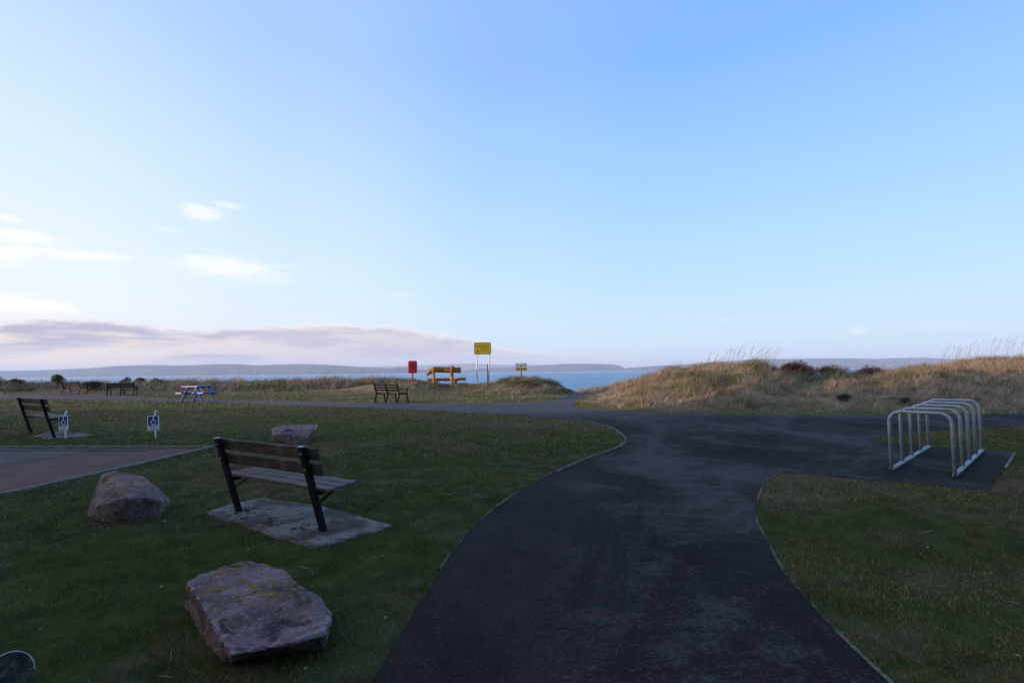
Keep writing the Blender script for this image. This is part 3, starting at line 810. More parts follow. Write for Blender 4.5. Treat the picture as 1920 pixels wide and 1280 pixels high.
def strokes(mb, pts, w, y):
    for a_, c_ in zip(pts[:-1], pts[1:]):
        a_ = Vector((a_[0], y, a_[1])); c_ = Vector((c_[0], y, c_[1])); mb.bar(a_, c_, .0014, w, (0, 0, 1) if abs((c_-a_).normalized().z) < .9 else (1, 0, 0))
def strokes2(mb, pts, w, y):
    # mitred flat polyline
    P = [Vector(p) for p in pts]; V = []; n = len(P)
    for i, p in enumerate(P):
        t = (P[min(i+1, n-1)]-P[max(i-1, 0)]).normalized(); nn = Vector((-t.y, t.x))*w/2
        for q in (p+nn, p-nn): V += [(q.x, y, q.y), (q.x, y+.0016, q.y)]
    F = []
    for i in range(n-1):
        a = i*4; F += [(a, a+2, a+6, a+4), (a+1, a+5, a+7, a+3), (a, a+4, a+5, a+1), (a+2, a+3, a+7, a+6)]
    F += [(0, 1, 3, 2), (n*4-4, n*4-2, n*4-1, n*4-3)]
    mb.add(V, F)
def park_sign(px, py, yaw, wd, label, lean):
    p = U(px, py)
    t = thing('parking_sign', p, yaw, label, 'sign', 'small blue and white parking signs')
    t.rotation_euler = (0, lean, yaw)
    post = MB().tube([(.03, .02, -.1), (.03, .02, .52)], .018, 10)
    post.build('post', M_WHITE, t, True)
    hk = MB().tube([(.03, .02, .50), (.025, .02, .555), (.03, .02, .60), (.05, .02, .622), (.075, .02, .61), (.08, .02, .59)], [.019, .017, .015, .014, .012, .010], 8)
    hk.build('hook', M_WHITE, t, True)
    h = .33; cz = .355
    MB().plate(rrect(wd, h, .012, 4, 0, cz), .006, I4).build('plate', M_WHITE, t)
    bl = MB().plate(rrect(wd*.86, .198, .006, 3, 0, cz+.054), .002, Matrix.Translation((0, -.0052, 0))).build('symbol_panel', M_NAVY, t)
    s = MB(); y = -.0085; cz2 = cz+.052; k = wd/.30
    s.plate([(.012*k+.017*math.cos(q*.5236), cz2+.070+.017*math.sin(q*.5236)) for q in range(12)], .0016, Matrix.Translation((0, y+.0008, 0)))
    strokes2(s, [(.013*k, cz2+.050), (.018*k, cz2+.005), (-.032*k, cz2+.003), (-.055*k, cz2-.045), (-.075*k, cz2-.040)], .014, y)
    strokes2(s, [(.016*k, cz2+.028), (-.028*k, cz2+.028)], .011, y)
    s.build('wheelchair_symbol', M_WHITE, t)
    s = MB(); strokes2(s, [(.012*k+.052*math.cos(R(q)), cz2-.032+.050*math.sin(R(q))) for q in range(-205, 61, 12)], .012, y-.002)
    s.build('wheelchair_wheel', M_WHITE, t)
    text_mesh('Disabled', .052, M_NAVY, t, (0, -.0055, cz-.075), width=wd*.80); text_mesh('parking', .052, M_NAVY, t, (0, -.0055, cz-.128), width=wd*.76)
park_sign(288, 823, R(2), .25, 'small blue and white wheelchair parking sign standing alone on open lawn, right of its twin', R(-3))
park_sign(119, 823, R(-11), .25, 'small blue and white wheelchair parking sign in front of the bench, left of its twin', R(-3))

# ------------------------------------------------------------------ framed benches by the shore path
def frame_bench(px, py, yaw, L, nfr, label, arms=(0, 1), anchor=0, z=None, H=.86):
    p = U(px, py) if z is None else z
    t = thing('framed_bench', p, yaw, label, 'bench', 'dark slatted benches along the shore path')
    xs_ = [L*i/(nfr-1) for i in range(nfr)]
    for i, x in enumerate(xs_):
        f = MB()
        f.bar((x, -.08, -.03), (x, .06, .42), .05, .055, (0, 1, 0), .006); f.bar((x, .06, .40), (x, -.10, H), .05, .055, (0, 1, 0), .006)
        f.bar((x, .56, -.03), (x, .46, .42), .05, .055, (0, 1, 0), .006)
        f.bar((x, .03, .41), (x, .52, .41), .05, .05, (0, 0, 1), .006)
        if (i == 0 and 0 in arms) or (i == nfr-1 and 1 in arms):
            f.bar((x, -.02, .62), (x, .56, .64), .06, .035, (0, 0, 1), .006); f.bar((x, .47, .42), (x, .50, .63), .045, .045, (0, 1, 0), .006)
            f.tube([(x, .15, .45), (x, .24, .54), (x, .36, .54), (x, .45, .45)], .012, 6)
        f.build('end_frame' if i in (0, nfr-1) else 'middle_frame', M_BLACK, t)
    for z_ in (.79, .68, .57):
        o = MB().box((0, 0, 0), (L+.04, .028, .078), None, .008).build('back_slat', M_BLACK, t)
        o.location = (L/2, -.055+(.79-z_)*.34, z_); o.rotation_euler = (R(19), 0, 0)
    for y in (.12, .23, .34, .45):
        o = MB().box((0, 0, 0), (L+.04, .085, .03), None, .008).build('seat_slat', M_SLATS, t)
        o.location = (L/2, y, .455)
    return t
frame_bench(704, 755.5, R(-36), 1.47, 3, 'black slatted bench beside the path, left of the red lifebuoy housing', (1,))
frame_bench(201, 742.5, R(16.6), 1.47, 3, 'dark slatted bench on the paved apron left of the blue picnic table', (1,))
frame_bench(117, 738.5, R(-15.5), 1.6, 2, 'dark slatted bench farthest left on the paved apron, by a dark bush', (0, 1))

# ------------------------------------------------------------------ picnic table
def picnic():
    p = U(371, 753)
    t = thing('picnic_table', p, R(0), 'blue and white painted picnic table on the grass edge by the shore path', 'picnic table')
    yaw = R(-8); t.rotation_euler = (0, 0, yaw)
    # benches run along local y, white half and blue half planks
    Lh = .56
    for i, x in enumerate((-.30, -.15, 0, .15, .30)):
        MB().box((x, 0, .76), (.14, 2*Lh, .035), None, .006).build('table_plank', M_BLUE, t)
    MB().bar((-.42, -Lh-.013, .755), (.42, -Lh-.013, .755), .02, .045).build('table_trim', M_WHITE, t)
    MB().bar((-.72, -Lh-.013, .447), (-.44, -Lh-.013, .447), .02, .06).build('seat_trim', M_WHITE, t)
    MB().bar((.44, -Lh-.013, .447), (.72, -Lh-.013, .447), .02, .05).build('seat_trim', M_WHITE, t)
    for s in (-1, 1):
        for j in (0, .13):
            MB().box((s*(.52+j), 0, .45), (.12, 2*Lh, .035), None, .006).build('seat_plank', M_BLUE, t)
    for y in (-.38, .38):
        for s in (-1, 1):
            MB().bar((s*.60, y, -.03), (s*.22, y, .73), .05, .10, (0, 1, 0), .006).build('leg', M_BLUE, t)
        MB().bar((-.70, y+.052, .40), (.70, y+.052, .40), .045, .09, (0, 0, 1), .006).build('seat_beam', M_BLUE, t)
        MB().bar((-.34, y+.052, .70), (.34, y+.052, .70), .045, .08, (0, 0, 1), .006).build('table_beam', M_BLUE, t)
    MB().bar((0, -.38, .40), (0, -.08, .70), .04, .07, (1, 0, 0)).build('brace', M_WHITE, t)
    MB().bar((0, .38, .40), (0, .08, .70), .04, .07, (1, 0, 0)).build('brace', M_WHITE, t)
picnic()

# ------------------------------------------------------------------ things on the mound
def at_depth(px, depth):
    x = pxdir(px, 700).x/pxdir(px, 700).y*depth; return Vector((x, depth, g1(x, depth)))
def lifebuoy():
    p = at_depth(773.5, 33)
    t = thing('lifebuoy_housing', p, R(8), 'red plastic lifebuoy housing on a red post on the shore mound', 'lifebuoy housing')
    S = 33/960
    zt = UD(777, 676, 33).z-p.z; zb = UD(777, 699.5, 33).z-p.z; h = zt-zb; w = .58; cz = (zt+zb)/2
    MB().tube([(0, .08, -.2), (0, .08, cz)], .055, 10).build('post', M_REDPL, t, True)
    b_ = MB()
    # shell: rounded box in steps, bulging towards the viewer
    rings = [(.93, .11), (1.0, .07), (1.0, -.03), (.93, -.085), (.80, -.105)]
    V = []; F = []; nn = None
    for k, y in rings:
        pts = rrect(w*k, h*k, .11*k, 5, 0, cz); nn = len(pts); V += [(q[0], y, q[1]) for q in pts]
    for i in range(len(rings)-1):
        for j in range(nn): F.append((i*nn+j, i*nn+(j+1) % nn, (i+1)*nn+(j+1) % nn, (i+1)*nn+j))
    F += [tuple(range(nn)), tuple(range((len(rings)-1)*nn, len(rings)*nn))]
    b_.add(V, F).build('shell', M_REDPL, t, False)
    for s in (-1, 1):
        MB().plate(rrect(.075, .24, .035, 5, s*.085, cz+.03), .01, Matrix.Translation((0, -.109, 0))).build('handle_recess', M_REDDK, t)
    MB().plate(rrect(.035, h*.72, .015, 3, 0, cz), .016, Matrix.Translation((0, -.112, 0))).build('centre_rib', M_REDPL, t)
lifebuoy()

def logbench():
    D = 33.; p = at_depth(835, D)
    t = thing('log_bench', p, 0, 'rustic bench of thick peeled orange logs on the shore mound beside the yellow sign', 'bench')
    def L(px, py, dy=0.): return UD(px, py, D+dy)-p
    from mathutils import noise as mn
    def log(pts, rs, name, m, seed, par=t, seg=14):
        q = []; r2 = []; n = 18
        P = [Vector(a_) for a_ in pts]
        for i in range(n+1):
            u = i/n*(len(P)-1); k = min(int(u), len(P)-2); f = u-k; f2 = f*f*(3-2*f)
            q.append(P[k].lerp(P[k+1], f)); r2.append((rs[k]*(1-f2)+rs[k+1]*f2)*(1+.10*mn.noise(Vector((i*.5, seed, 0)))))
        mb = MB().tube(q, r2, seg)
        mb.v = [tuple(Vector(v_)+Vector((mn.noise(Vector(v_)*5+Vector((seed, 0, 0))), mn.noise(Vector(v_)*5+Vector((0, seed, 5))), mn.noise(Vector(v_)*4+Vector((0, 9, seed)))))*.045) for v_ in mb.v]
        o = mb.build(name, m, par, True); return o
    log([L(799.5, 703), L(806.5, 696), L(818, 692.5), L(840, 693), L(864, 694)], [.09, .15, .185, .20, .19], 'backrest', M_LOG, 1)
    log([L(801.5, 712, .5), L(820, 711, .5), L(850, 711.5, .5), L(874, 710, .5)], [.085, .095, .10, .105], 'seat', M_LOG, 2)
    log([L(811, 727, -.12), L(813.5, 716, -.05), L(813.5, 702, -.12), L(813, 688, -.24)], [.15, .10, .085, .10], 'upright', M_LOGV, 3)
    log([L(847, 727, -.12), L(847.5, 714, -.05), L(847, 702, -.12), L(847.5, 686.5, -.24)], [.17, .12, .095, .11], 'upright', M_LOGV, 4)
    log([L(819, 727, .5), L(819, 713, .5)], [.13, .12], 'front_support', M_LOGV, 5)
    log([L(854, 727, .5), L(853, 713, .5)], [.14, .12], 'front_support', M_LOGV, 6)
logbench()

def ysign():
    D = 33.5; p = at_depth(905, D)
    t = thing('warning_sign', p, 0, 'large yellow notice with a red star on two tall white posts', 'sign')
    def L(px, py, dy=0.): return UD(px, py, D+dy)-p
    tl = L(889, 642); br = L(920.5, 664); cx = (tl.x+br.x)/2; cz = (tl.z+br.z)/2; w = br.x-tl.x; h = tl.z-br.z
    for px in (894, 917):
        a_ = L(px, 700); gz = g1(p.x+a_.x, p.y+.05)-p.z
        MB().tube([(a_.x, .05, gz-.2), (a_.x, .05, cz+h*.45)], .042, 10).build('post', M_WHITE, t, True)
    MB().plate(rrect(w, h, .08, 5, cx, cz), .03, I4).build('frame', M_SIGNDK, t)
    MB().plate(rrect(w-.08, h-.08, .06, 5, cx, cz), .006, Matrix.Translation((0, -.0175, 0))).build('face', M_YEL, t)
    s = MB(); y = -.0225
    star = []
    for i in range(10):
        r_ = .12 if i % 2 == 0 else .05; q = R(90+36*i); star.append((cx-w*.27+r_*math.cos(q), cz-h*.22+r_*math.sin(q)))
    s.plate(star, .003, Matrix.Translation((0, y, 0))).build('star', M_REDINK, t)
    # lines of print, too small to read
    rl = random.Random(4)
    def line(z, x0, x1, hh):
        x = x0; s = MB()
        while x < x1-.03:
            ww = rl.uniform(.05, .13); ww = min(ww, x1-x); s.box((x+ww/2, y, z), (ww, .003, hh)); x += ww+.028
        s.box(((x0+x1)/2, y+.001, z), (x1-x0, .001, hh*.35)).build('text_line', M_INK, t)
    line(cz+h*.30, cx-w*.32, cx+w*.34, .028); line(cz+h*.15, cx-w*.40, cx+w*.40, .062)
    line(cz+h*.01, cx-w*.10, cx+w*.33, .032); line(cz-h*.12, cx-w*.10, cx+w*.38, .030); line(cz-h*.24, cx-w*.08, cx+w*.30, .026)
ysign()
def ssign():
    D = 31.; p = at_depth(979, D)
    t = thing('notice_board', p, 0, 'small pale and yellow notice on a single timber post on the grassy mound', 'sign')
    def L(px, py, dy=0.): return UD(px, py, D+dy)-p
    tl = L(966.5, 680.5); br = L(988.5, 695); cx = (tl.x+br.x)/2; cz = (tl.z+br.z)/2; w = br.x-tl.x; h = tl.z-br.z
    MB().bar((cx, .05, -.3), (cx, .05, cz+.1), .075, .075, (0, 1, 0), .008).build('post', M_POST, t)
    MB().plate(rrect(w, h, .02, 3, cx, cz), .02, I4).build('panel', M_PALE, t)
    MB().plate(rrect(w-.02, h*.42, .01, 3, cx, cz-h*.27), .004, Matrix.Translation((0, -.0125, 0))).build('lower_strip', M_OLIVE, t)
    for dx in (-.23, -.02, .20):
        s = MB()
        if abs(dx) < .1: s.plate([(cx+dx-.08, cz+.02), (cx+dx+.08, cz+.02), (cx+dx, cz+.17)], .003, Matrix.Translation((0, -.0122, 0)))
        else: s.plate([(cx+dx+.055*math.cos(q*.5236), cz+.10+.06*math.sin(q*.5236)) for q in range(12)], .003, Matrix.Translation((0, -.0122, 0)))
        s.build('symbol', M_POST, t)
    for z_ in (-.08, -.14):
        MB().box((cx, -.016, cz+z_), (w*.7, .002, .018)).build('text_line', M_INK, t)
ssign()
def pole():
    D = 34.; p = at_depth(914.5, D); zt = UD(914, 683.5, D).z-p.z
    mb = MB().tube([(0, 0, -.2), (0, 0, zt)], .042, 10).tube([(0, 0, zt-.002), (0, 0, zt+.05)], [.05, .02], 10)
    o = mb.build('pole', M_POLEB, None, True); o.location = p
    tag(o, 'thin dark blue bare pole standing between the two white sign posts', 'pole')
pole()

# ------------------------------------------------------------------ shrubs and weeds
def leaf_mat(name, c1, c2):
    def fn(b, p):
        n = b.noise(ocoord(b), 3.0, 3); oi = b.n('ShaderNodeNewGeometry')
        b.put(p.inputs['Base Color'], b.mix(b.sm(b.m('ADD', b.m('MULTIPLY', oi.outputs['Random Per Island'], .5), b.m('MULTIPLY', n, .5)), .3, .7), c1, c2))
    return mat(name, fn, .7, .2)
M_LEAFD = leaf_mat('dark_evergreen_leaf', (.010, .017, .009), (.030, .045, .020))
M_LEAFG = leaf_mat('grey_green_leaf', (.025, .035, .022), (.065, .08, .045))
M_GORSE = leaf_mat('russet_twig', (.10, .032, .022), (.24, .090, .052))
M_TWIG = varied('twig_bark', (.02, .015, .012), (.05, .035, .028), 12, .9, .1)
def shrub(name, px0, px1, pyt, depth, m, label, cat='bush', dens=1.0, thick=None, leaf=.05, spiky=False, group='bushes on the dunes'):
    pm = (px0+px1)/2; p = at_depth(pm, depth)
    w = (px1-px0)/960*depth; h = max(UD(pm, pyt, depth).z-p.z, .22 if 'tuft' in name else .35); th = thick or w*.7
    t = thing(name, p, 0, label, cat, group); r_ = random.Random(int(pm))
    lobes = [(r_.uniform(-.36, .36)*w, r_.uniform(-.3, .3)*th, h*r_.uniform(.42, .66), r_.uniform(.2, .34)) for _ in range(max(4, int(w/h*4)))]
    lobes.append((0, 0, h*.66, .33))
    n = int(2600*dens); V = []; F = []
    for i in range(n):
        lx, ly, lz, lr = r_.choice(lobes)
        q = Vector((r_.gauss(0, 1), r_.gauss(0, 1), r_.gauss(0, 1))).normalized()*(r_.random()**.35)
        c = Vector((lx+q.x*lr*min(w, h*1.6), ly+q.y*lr*min(th, h*1.5), lz+q.z*lr*h)); c.z = max(c.z, .02)
        d = Vector((r_.gauss(0, 1), r_.gauss(0, 1), r_.gauss(.4 if not spiky else 1.6, .8))).normalized(); s = leaf*r_.uniform(.6, 1.5)
        u = d.orthogonal().normalized()*(s*.35 if not spiky else s*.14); k = len(V)
        L_ = s*(2.4 if spiky else 1)
        V += [c-u, c+d*L_*.5+u*.9, c+d*L_, c+d*L_*.4-u*1.6]; F.append((k, k+1, k+2, k+3))
    me = bpy.data.meshes.new('foliage'); me.from_pydata([tuple(v_) for v_ in V], [], F); me.update(); new_obj('foliage', me, m, t)
    st = MB()
    for lx, ly, lz, lr in lobes[:7]:
        st.tube([(lx*.15, ly*.15, -.1), (lx*.6, ly*.6, lz*.6), (lx, ly, lz)], [.03, .018, .008], 6)
    st.build('stem', M_TWIG, t, True)
shrub('bush', -40, 22, 703, 44, M_LEAFD, 'dark green bush at the far left edge beyond the path')
shrub('bush', 8, 50, 708, 43, M_LEAFD, 'low dark green bush beside the far left edge bush')
shrub('bush', 92, 121, 700.5, 42, M_LEAFD, 'upright rounded dark bush behind the leftmost shore bench')
shrub('bush', 155, 187, 713, 37.5, M_LEAFD, 'low very dark bush between the two leftmost shore benches', leaf=.045)
shrub('bush', 228, 250, 706, 43, M_LEAFG, 'pale grey green bush just right of the second shore bench')
shrub('bush', 250, 273, 707, 44, M_LEAFD, 'small dark bush right of the pale grey green bush')
shrub('bush', 282, 302, 708, 44, M_LEAFG, 'small grey green bush standing alone left of the picnic table')
shrub('heather_bush', 1462, 1535, 678, 23.5, M_GORSE, 'wide domed russet brown bush on the dune crest', dens=2.2, thick=1.2, leaf=.07, spiky=True, group='russet bushes on the right dune')
shrub('heather_bush', 1535, 1600, 684, 24.5, M_GORSE, 'low russet brown bush right of the domed one on the dune', dens=1.3, thick=.9, leaf=.06, spiky=True, group='russet bushes on the right dune')
shrub('heather_bush', 1600, 1658, 685, 25, M_GORSE, 'low russet brown bush farthest right on the dune dip', dens=1.3, thick=.9, leaf=.06, spiky=True, group='russet bushes on the right dune')
shrub('rush_tuft', 1566, 1594, 744, 17.2, M_LEAFG, 'small dark green tuft at the foot of the right dune', 'plant', .3, leaf=.04, spiky=True, group=None)
shrub('rush_tuft', 1660, 1705, 757, 16.4, M_LEAFG, 'dark green tuft on the dune foot behind the cycle rack', 'plant', .3, leaf=.04, spiky=True, group=None)

M_DOCK = varied('dead_stalk', (.07, .025, .012), (.14, .055, .028), 16, .9, .1)
def weed(px, depth, n, h, label):
    p = at_depth(px, depth); r_ = random.Random(px)
    t = thing('dead_weed', p, 0, label, 'plant', 'dead brown weed stalks on the dune')
    for k in range(n):
        a_ = r_.uniform(0, 6.28); l = r_.uniform(.02, .25); hh = h*r_.uniform(.6, 1)
        x, y = r_.gauss(0, .10), r_.gauss(0, .08)
        P = [(x, y, -.05), (x+l*.3*math.cos(a_), y+l*.3*math.sin(a_), hh*.5), (x+l*math.cos(a_), y+l*math.sin(a_), hh)]
        mb = MB().tube(P, [.008, .006, .003], 5)
        for j in range(26):
            u = r_.uniform(.45, 1); q = Vector(P[1]).lerp(Vector(P[2]), (u-.5)*2) if u > .5 else Vector(P[1])
            d = Vector((r_.gauss(0, 1), r_.gauss(0, 1), r_.gauss(0, 1))).normalized()*.022
            mb.add([q-d, q+d.orthogonal()*.8, q+d], [(0, 1, 2)])
        mb.build('stalk', M_DOCK, t)
weed(1302, 19., 6, .42, 'clump of dead russet weed stalks on the left end of the dune')
weed(1340, 18.2, 9, .62, 'taller clump of upright dead brown weed stalks on the dune face')
weed(1783, 16.5, 2, .75, 'lone pale dead weed stalk behind the cycle rack')
weed(1252, 21.5, 3, .5, 'thin dead flower stalks at the seaward end of the dune')

# ------------------------------------------------------------------ grass
def blades(name, x, y, h, w, lean, tint, m, label, seg2=True, lean_dir=None, cat='grass'):
    n = len(x); z = g(x, y)-.006
    th = rng.uniform(0, 2*np.pi, n); ld = rng.uniform(0, 2*np.pi, n) if lean_dir is None else lean_dir
    ux, uy = np.cos(th)*w/2, np.sin(th)*w/2; lx, ly = np.cos(ld)*lean, np.sin(ld)*lean
    zero = np.zeros(n)
    if seg2:
        P = [np.stack([x-ux, y-uy, z], 1), np.stack([x+ux, y+uy, z], 1),
             np.stack([x+ux*.8+lx*.3, y+uy*.8+ly*.3, z+h*.6], 1), np.stack([x-ux*.8+lx*.3, y-uy*.8+ly*.3, z+h*.6], 1),
             np.stack([x+lx, y+ly, z+h], 1)]
        co = np.stack(P, 1).reshape(-1, 3); k = np.arange(n)*5
        loops = np.stack([k, k+1, k+2, k+3, k+3, k+2, k+4], 1).ravel(); ls = (np.arange(n)[:, None]*7+np.array([0, 4])).ravel(); vp = 5
        lt = np.tile([4, 3], n)
    else:
        P = [np.stack([x-ux, y-uy, z], 1), np.stack([x+ux, y+uy, z], 1), np.stack([x+lx, y+ly, z+h], 1)]
        co = np.stack(P, 1).reshape(-1, 3); loops = np.arange(n*3); ls = np.arange(n)*3; vp = 3
    me = bpy.data.meshes.new(name); me.vertices.add(len(co)); me.vertices.foreach_set('co', co.astype(np.float32).ravel())
    me.loops.add(len(loops)); me.loops.foreach_set('vertex_index', loops.astype(np.int32))
    me.polygons.add(len(ls)); me.polygons.foreach_set('loop_start', ls.astype(np.int32))
    me.update(calc_edges=True)
    A = me.attributes.new('tint', 'FLOAT_VECTOR', 'POINT')
    tt = np.zeros((n, 3), np.float32); tt[:, 0] = tint[0]; tt[:, 1] = tint[1]
    A.data.foreach_set('vector', np.repeat(tt, vp, 0).ravel())
    o = new_obj(name, me, m); tag(o, label, cat, kind='stuff'); return o
ROCKS = [(-1.55, 3.3, .30), (-4.65, 6.15, .55)]
def lawn_ok(x, y):
    ok = ~inpoly(x, y, PATHP) & ~inpoly(x, y, PARKP) & ~inpoly(x, y, SLAB1) & ~inpoly(x, y, SLAB2)
    for a_, c_, r_ in ROCKS: ok &= ((x-a_)**2+(y-c_)**2 > r_*r_)
    return ok
LX, LY, LH, LW, LL, LT, LD = [], [], [], [], [], [], []
for (y0, y1, dens, h, w) in [(1.9, 3.6, 5200, .026, .0038), (3.6, 5.5, 3400, .030, .0050), (5.5, 9, 1500, .034, .0085), (9, 14, 520, .042, .016), (14, 22, 170, .05, .030), (22, 36, 60, .06, .05)]:
    wid = 1.22*y1+1.2; n = int(dens*2*wid*(y1-y0)); x = rng.uniform(-wid, wid, n); y = rng.uniform(y0, y1, n)
    k = np.abs(x) < 1.22*y+1.2; x, y = x[k], y[k]
    k = lawn_ok(x, y); x, y = x[k], y[k]
    if y0 > 10:
        k = dune_fn(x, y) < rng.uniform(.2, .8, len(x)); x, y = x[k], y[k]
    wr = wear_fn(x, y); k = rng.uniform(0, 1, len(x)) > wr*.75; x, y, wr = x[k], y[k], wr[k]
    f = fbm(x*1.3, y*1.3, 41, 3); f2 = fbm(x*.22+9, y*.3, 47, 3); f3 = .5*f2+.5*fbm(x*.8+5, y*1.1, 49, 4)+.12*sstep(1.0, 3.0, x)-.04
    tuft = np.clip(fbm(x*6, y*6, 51, 2)*1.6-.3, .2, 1.4)
    LX.append(x); LY.append(y); LH.append(h*1.15*(.45+.8*tuft)*rng.uniform(.6, 1.25, len(x))); LW.append(np.full(len(x), w)*rng.uniform(.7, 1.3, len(x)))
    LL.append(h*rng.uniform(.15, 1.1, len(x)))
    LT.append(np.clip(rng.uniform(0, 1, len(x))*.6+f*.7-.15, 0, 1))
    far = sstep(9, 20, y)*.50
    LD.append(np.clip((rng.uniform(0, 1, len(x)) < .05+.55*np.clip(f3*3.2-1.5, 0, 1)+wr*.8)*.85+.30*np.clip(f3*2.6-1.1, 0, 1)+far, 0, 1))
cat_ = np.concatenate
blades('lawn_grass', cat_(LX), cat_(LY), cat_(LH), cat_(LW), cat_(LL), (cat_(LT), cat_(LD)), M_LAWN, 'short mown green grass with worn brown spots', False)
# long unmown fringe round boulders, slab and kerbs
ex, ey = [], []
def fringe(cx_, cy_, rx, ry, n):
    a_ = rng.uniform(0, 2*np.pi, n); k = rng.normal(1, .14, n); ex.append(cx_+rx*k*np.cos(a_)); ey.append(cy_+ry*k*np.sin(a_))
fringe(-1.55, 3.22, .50, .46, 900); fringe(-4.65, 6.15, .6, .5, 900); q = U(550, 831); fringe(q.x, q.y+.25, .52, .4, 700); q = U(288, 823); fringe(q.x, q.y, .12, .12, 250)
q = U(119, 823); fringe(q.x, q.y, .12, .12, 200)
for poly in (SLAB1,):
    P = densify(poly, .02)
    for p_ in P:
        nn_ = 2; ex.append(p_[0]+rng.normal(0, .03, nn_)); ey.append(p_[1]+rng.normal(0, .03, nn_))
for p_ in densify(left_curve[6:70], .02)[:-120]+densify(right_curve, .02)[:-200]:
    ex.append(p_[0]+rng.normal(0, .025, 2)); ey.append(p_[1]+rng.normal(0, .02, 2))
ex = cat_(ex); ey = cat_(ey); n = len(ex)
k = ~inpoly(ex, ey, PATHP); ex, ey = ex[k], ey[k]; n = len(ex)
blades('long_grass', ex, ey, rng.uniform(.02, .06, n), rng.uniform(.0025, .005, n), rng.uniform(.01, .06, n), (rng.uniform(0, 1, n), (rng.uniform(0, 1, n) < .3)*.8), M_LAWN, 'longer unmown grass round the boulders, slab and path edges')

def lawn_litter():
    r_ = random.Random(12); V = []; F = []
    n = 0
    while n < 260:
        y = 2.2+12*r_.random()**1.6; x = r_.uniform(-1.15, 1.15)*y
        on = bool(inpoly(np.array([x]), np.array([y]), PATHP)[0])
        if inpoly(np.array([x]), np.array([y]), PARKP)[0] or (on and r_.random() < .9): continue
        n += 1; z = g1(x, y)+(.010 if on else .022); a0 = r_.uniform(0, 6.28); kind = r_.random(); s_ = r_.uniform(.004, .013)*(1+.12*y)
        d = Vector((math.cos(a0), math.sin(a0), r_.uniform(-.1, .3))); u = Vector((-d.y, d.x, r_.uniform(-.3, .3)))
        c = Vector((x, y, z)); k = len(V)
        L_, w_ = (s_*r_.uniform(2.5, 6), s_*.2) if kind < .35 else (s_, s_*.7)
        V += [c-d*L_, c-u*w_, c+d*L_, c+u*w_, c+Vector((0, 0, w_))]; F += [(k, k+1, k+4), (k+1, k+2, k+4), (k+2, k+3, k+4), (k+3, k, k+4), (k, k+3, k+2, k+1)]
    me = bpy.data.meshes.new('grass_litter'); me.from_pydata([tuple(v_) for v_ in V], [], F); me.update()
    o = new_obj('grass_litter', me, leaf_mat('straw_and_grit', (.05, .038, .024), (.24, .20, .14))); tag(o, 'small bits of straw, twig and grit strewn over lawn and path', 'litter', kind='stuff')
lawn_litter()

def dune_grass():
    DXs, DYs, H_, W_, L_, T_, D_, LDIR = [], [], [], [], [], [], [], []
    def region(n, x0, x1, y0, y1, hs, ws, sel):
        x = rng.uniform(x0, x1, n); y = rng.uniform(y0, y1, n)
        k = sel(x, y) & ~inpoly(x, y, PATHP); x, y = x[k], y[k]
        df = dune_fn(x, y); k = rng.uniform(0, 1, len(x)) < df*1.1+.02; x, y, df = x[k], y[k], df[k]
        tus = fbm(x*1.5, y*1.5, 61, 3); t2 = fbm(x*3.2, y*3.2, 67, 2)
        col = fbm(x*1.1+3, y*1.3, 71, 4)*.6+fbm(x*.3, y*.3, 73, 2)*.4
        gw = 1-.75*sstep(1040, 1062, hillmix(x, y))*(1-sstep(1110, 1150, hillmix(x, y)))
        h = gw*hs*(.18+1.35*np.clip(tus*2.4-.75, 0, 1)*(.35+1.1*t2))*(.3+.7*df)*rng.uniform(.5, 1.25, len(x))
        DXs.append(x); DYs.append(y); H_.append(h); W_.append(ws*rng.uniform(.6, 1.3, len(x))); L_.append(h*rng.uniform(.4, 1.7, len(x)))
        T_.append(np.clip(rng.uniform(0, 1, len(x))*.6+(t2-.42)*1.5, 0, 1))
        px = hillmix(x, y)
        gm = np.interp(px, [700, 860, 920, 1060, 1100], [.0, .15, .8, .7, 0.])+np.interp(px, [1100, 1380, 1450, 1540, 1620, 2000], [0, .1, .5, .35, .1, .0])
        D_.append(np.clip((col-.34)*4.2+rng.normal(0, .22, len(x))+.25-gm-(1-df)*.5, 0, 1))
        LDIR.append(rng.normal(-.2, 1.1, len(x))+(t2-.5)*5)
    px = hillmix
    region(300000, 2, 46, 13, 33, .27, .013, lambda x, y: (px(x, y) > 1080) & (x < 1.2*y+2))
    region(130000, -56, -5, 33, 50, .42, .026, lambda x, y: (px(x, y) > -150) & (px(x, y) < 780))
    region(90000, -7, 5, 25, 38, .27, .018, lambda x, y: (px(x, y) > 730) & (px(x, y) < 1100))
    # straw on the low sand ridge in the gap
    n = 2500; x = rng.normal(6.3, 1.1, n); y = rng.normal(44, 1.0, n)
    DXs.append(x); DYs.append(y); H_.append(rng.uniform(.1, .4, n)); W_.append(np.full(n, .03)); L_.append(rng.uniform(.05, .3, n)); T_.append(rng.uniform(.5, 1, n)); D_.append(np.full(n, .95)); LDIR.append(rng.normal(0, 1, n))
    blades('dune_grass', cat_(DXs), cat_(DYs), cat_(H_), cat_(W_), cat_(L_), (cat_(T_), cat_(D_)), M_DUNE, 'wind-bent straw-brown dune grass in tussocks along the shore', True, cat_(LDIR))
dune_grass()

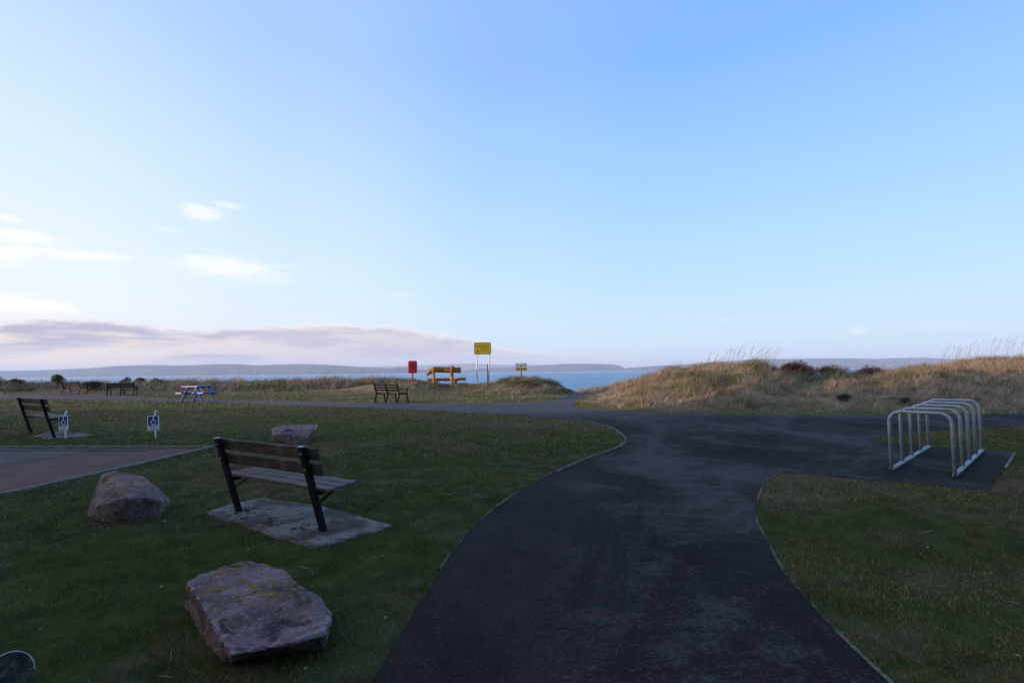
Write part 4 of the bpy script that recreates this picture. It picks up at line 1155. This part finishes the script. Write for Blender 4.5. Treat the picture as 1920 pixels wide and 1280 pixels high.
def seed_stems():
    mb_v = []; mb_f = []
    r_ = random.Random(5); T = []
    spots = [(1250, 1320, 22, 12, .75), (1320, 1380, 23, 26, 1.0), (1370, 1450, 23, 34, 1.05), (1450, 1760, 23, 30, .75), (1760, 1920, 23, 46, 1.1), (1930, 2050, 23, 16, 1.0), (330, 420, 40, 30, .95), (420, 640, 40, 46, .95), (600, 720, 37, 26, .9), (120, 340, 41, 26, .8), (0, 120, 42, 14, .8), (1690, 1900, 17.5, 22, .7)]
    for a_, c_, D, n, hh in spots:
        for k in range(n):
            p = at_depth(r_.uniform(a_, c_), D+r_.uniform(-1.5, 1.5)); h = hh*r_.uniform(.55, 1.1); l = r_.uniform(.15, .55)*h; w = .004 if D < 30 else .008
            pts = [p, p+Vector((l*.15, 0, h*.45)), p+Vector((l*.45, .02, h*.8)), p+Vector((l, .03, h))]
            for i in range(3):
                A_, B_ = pts[i], pts[i+1]; k0 = len(mb_v); mb_v.extend([A_-Vector((w, 0, 0)), A_+Vector((w, 0, 0)), B_+Vector((w*.7, 0, 0)), B_-Vector((w*.7, 0, 0))]); mb_f.append((k0, k0+1, k0+2, k0+3))
            for j in range(10):
                q = pts[2].lerp(pts[3], r_.random()*1.1); s = .035*r_.uniform(.6, 1.3)*(1 if D < 30 else 1.5); d = Vector((r_.uniform(.3, 1), r_.uniform(-.4, .4), r_.uniform(.1, 1))).normalized()*s; u = Vector((-d.z, .3*s, d.x))*.18
                k0 = len(mb_v); mb_v.extend([q, q+d*.5+u, q+d, q+d*.5-u]); mb_f.append((k0, k0+1, k0+2, k0+3))
    me = bpy.data.meshes.new('seed_heads'); me.from_pydata([tuple(v_) for v_ in mb_v], [], mb_f); me.update()
    A = me.attributes.new('tint', 'FLOAT_VECTOR', 'POINT'); tt = np.zeros((len(mb_v), 3), np.float32); tt[:, 0] = .7; tt[:, 1] = 1; A.data.foreach_set('vector', tt.ravel())
    o = new_obj('seed_heads', me, M_DUNE); tag(o, 'tall thin straw stems with feathery seed heads rising above the dunes', 'grass', kind='stuff')
seed_stems()

# ------------------------------------------------------------------ unseen: left pair shaped to shade the lawn, rear one added to block sky
def building(x0, x1, y0, y1, H, rz, label, nw=7):
    t = thing('shade_building', ((x0+x1)/2, (y0+y1)/2, 0), rz, label, 'building')
    w = (x1-x0)/2; l = (y1-y0)/2
    M_R = varied('shade_building_render', (.10, .085, .07), (.14, .12, .10), 2, .9, .1); M_T = varied('shade_building_slate', (.05, .055, .06), (.09, .09, .10), 5, .8, .2, stretch=(1, 4, 1))
    MB().box((0, 0, H/2), (2*w, 2*l, H)).build('shade_building_wall', M_R, t)
    rf = MB(); e = .5
    rf.add([(-w-e, -l-e, H), (w+e, -l-e, H), (w+e, l+e, H), (-w-e, l+e, H), (0, -l*.7, H+H*.4), (0, l*.7, H+H*.4)], [(0, 3, 2, 1), (0, 1, 4), (2, 3, 5), (1, 2, 5, 4), (3, 0, 4, 5)])
    rf.build('shade_building_roof', M_T, t)
    for k in range(nw):
        f = MB().box((w+.02, -l+2.5+k*5.6, 1.9), (.06, 1.6, 1.2)).build('shade_building_window', M_WHITE, t)
        MB().box((w+.055, -l+2.5+k*5.6, 1.9), (.02, 1.44, 1.04)).build('shade_building_pane', M_BLACK, f)
    MB().box((w+.03, -l*.4, 1.05), (.08, 1.0, 2.1)).build('shade_building_door', M_BLUE, t)
building(-58., -40., -34., 6., 7.6, 0, 'tall rendered building with a shallow grey roof, unseen to the left, shaped to shade the lawn', 6)
building(-54., -41., 6.3, 13., 3.4, 0, 'low single storey wing of the tall building, unseen to the left, shaped to shade the lawn', 1)
building(-7., 7., -43., 19., 5.5, R(90), 'long brown rendered building with a shallow grey roof, added unseen behind the camera to block sky light', 9)
for o in [o for o in bpy.data.objects if o.name == 'shade_building.002']: o.location = (2, -13.5, 0)
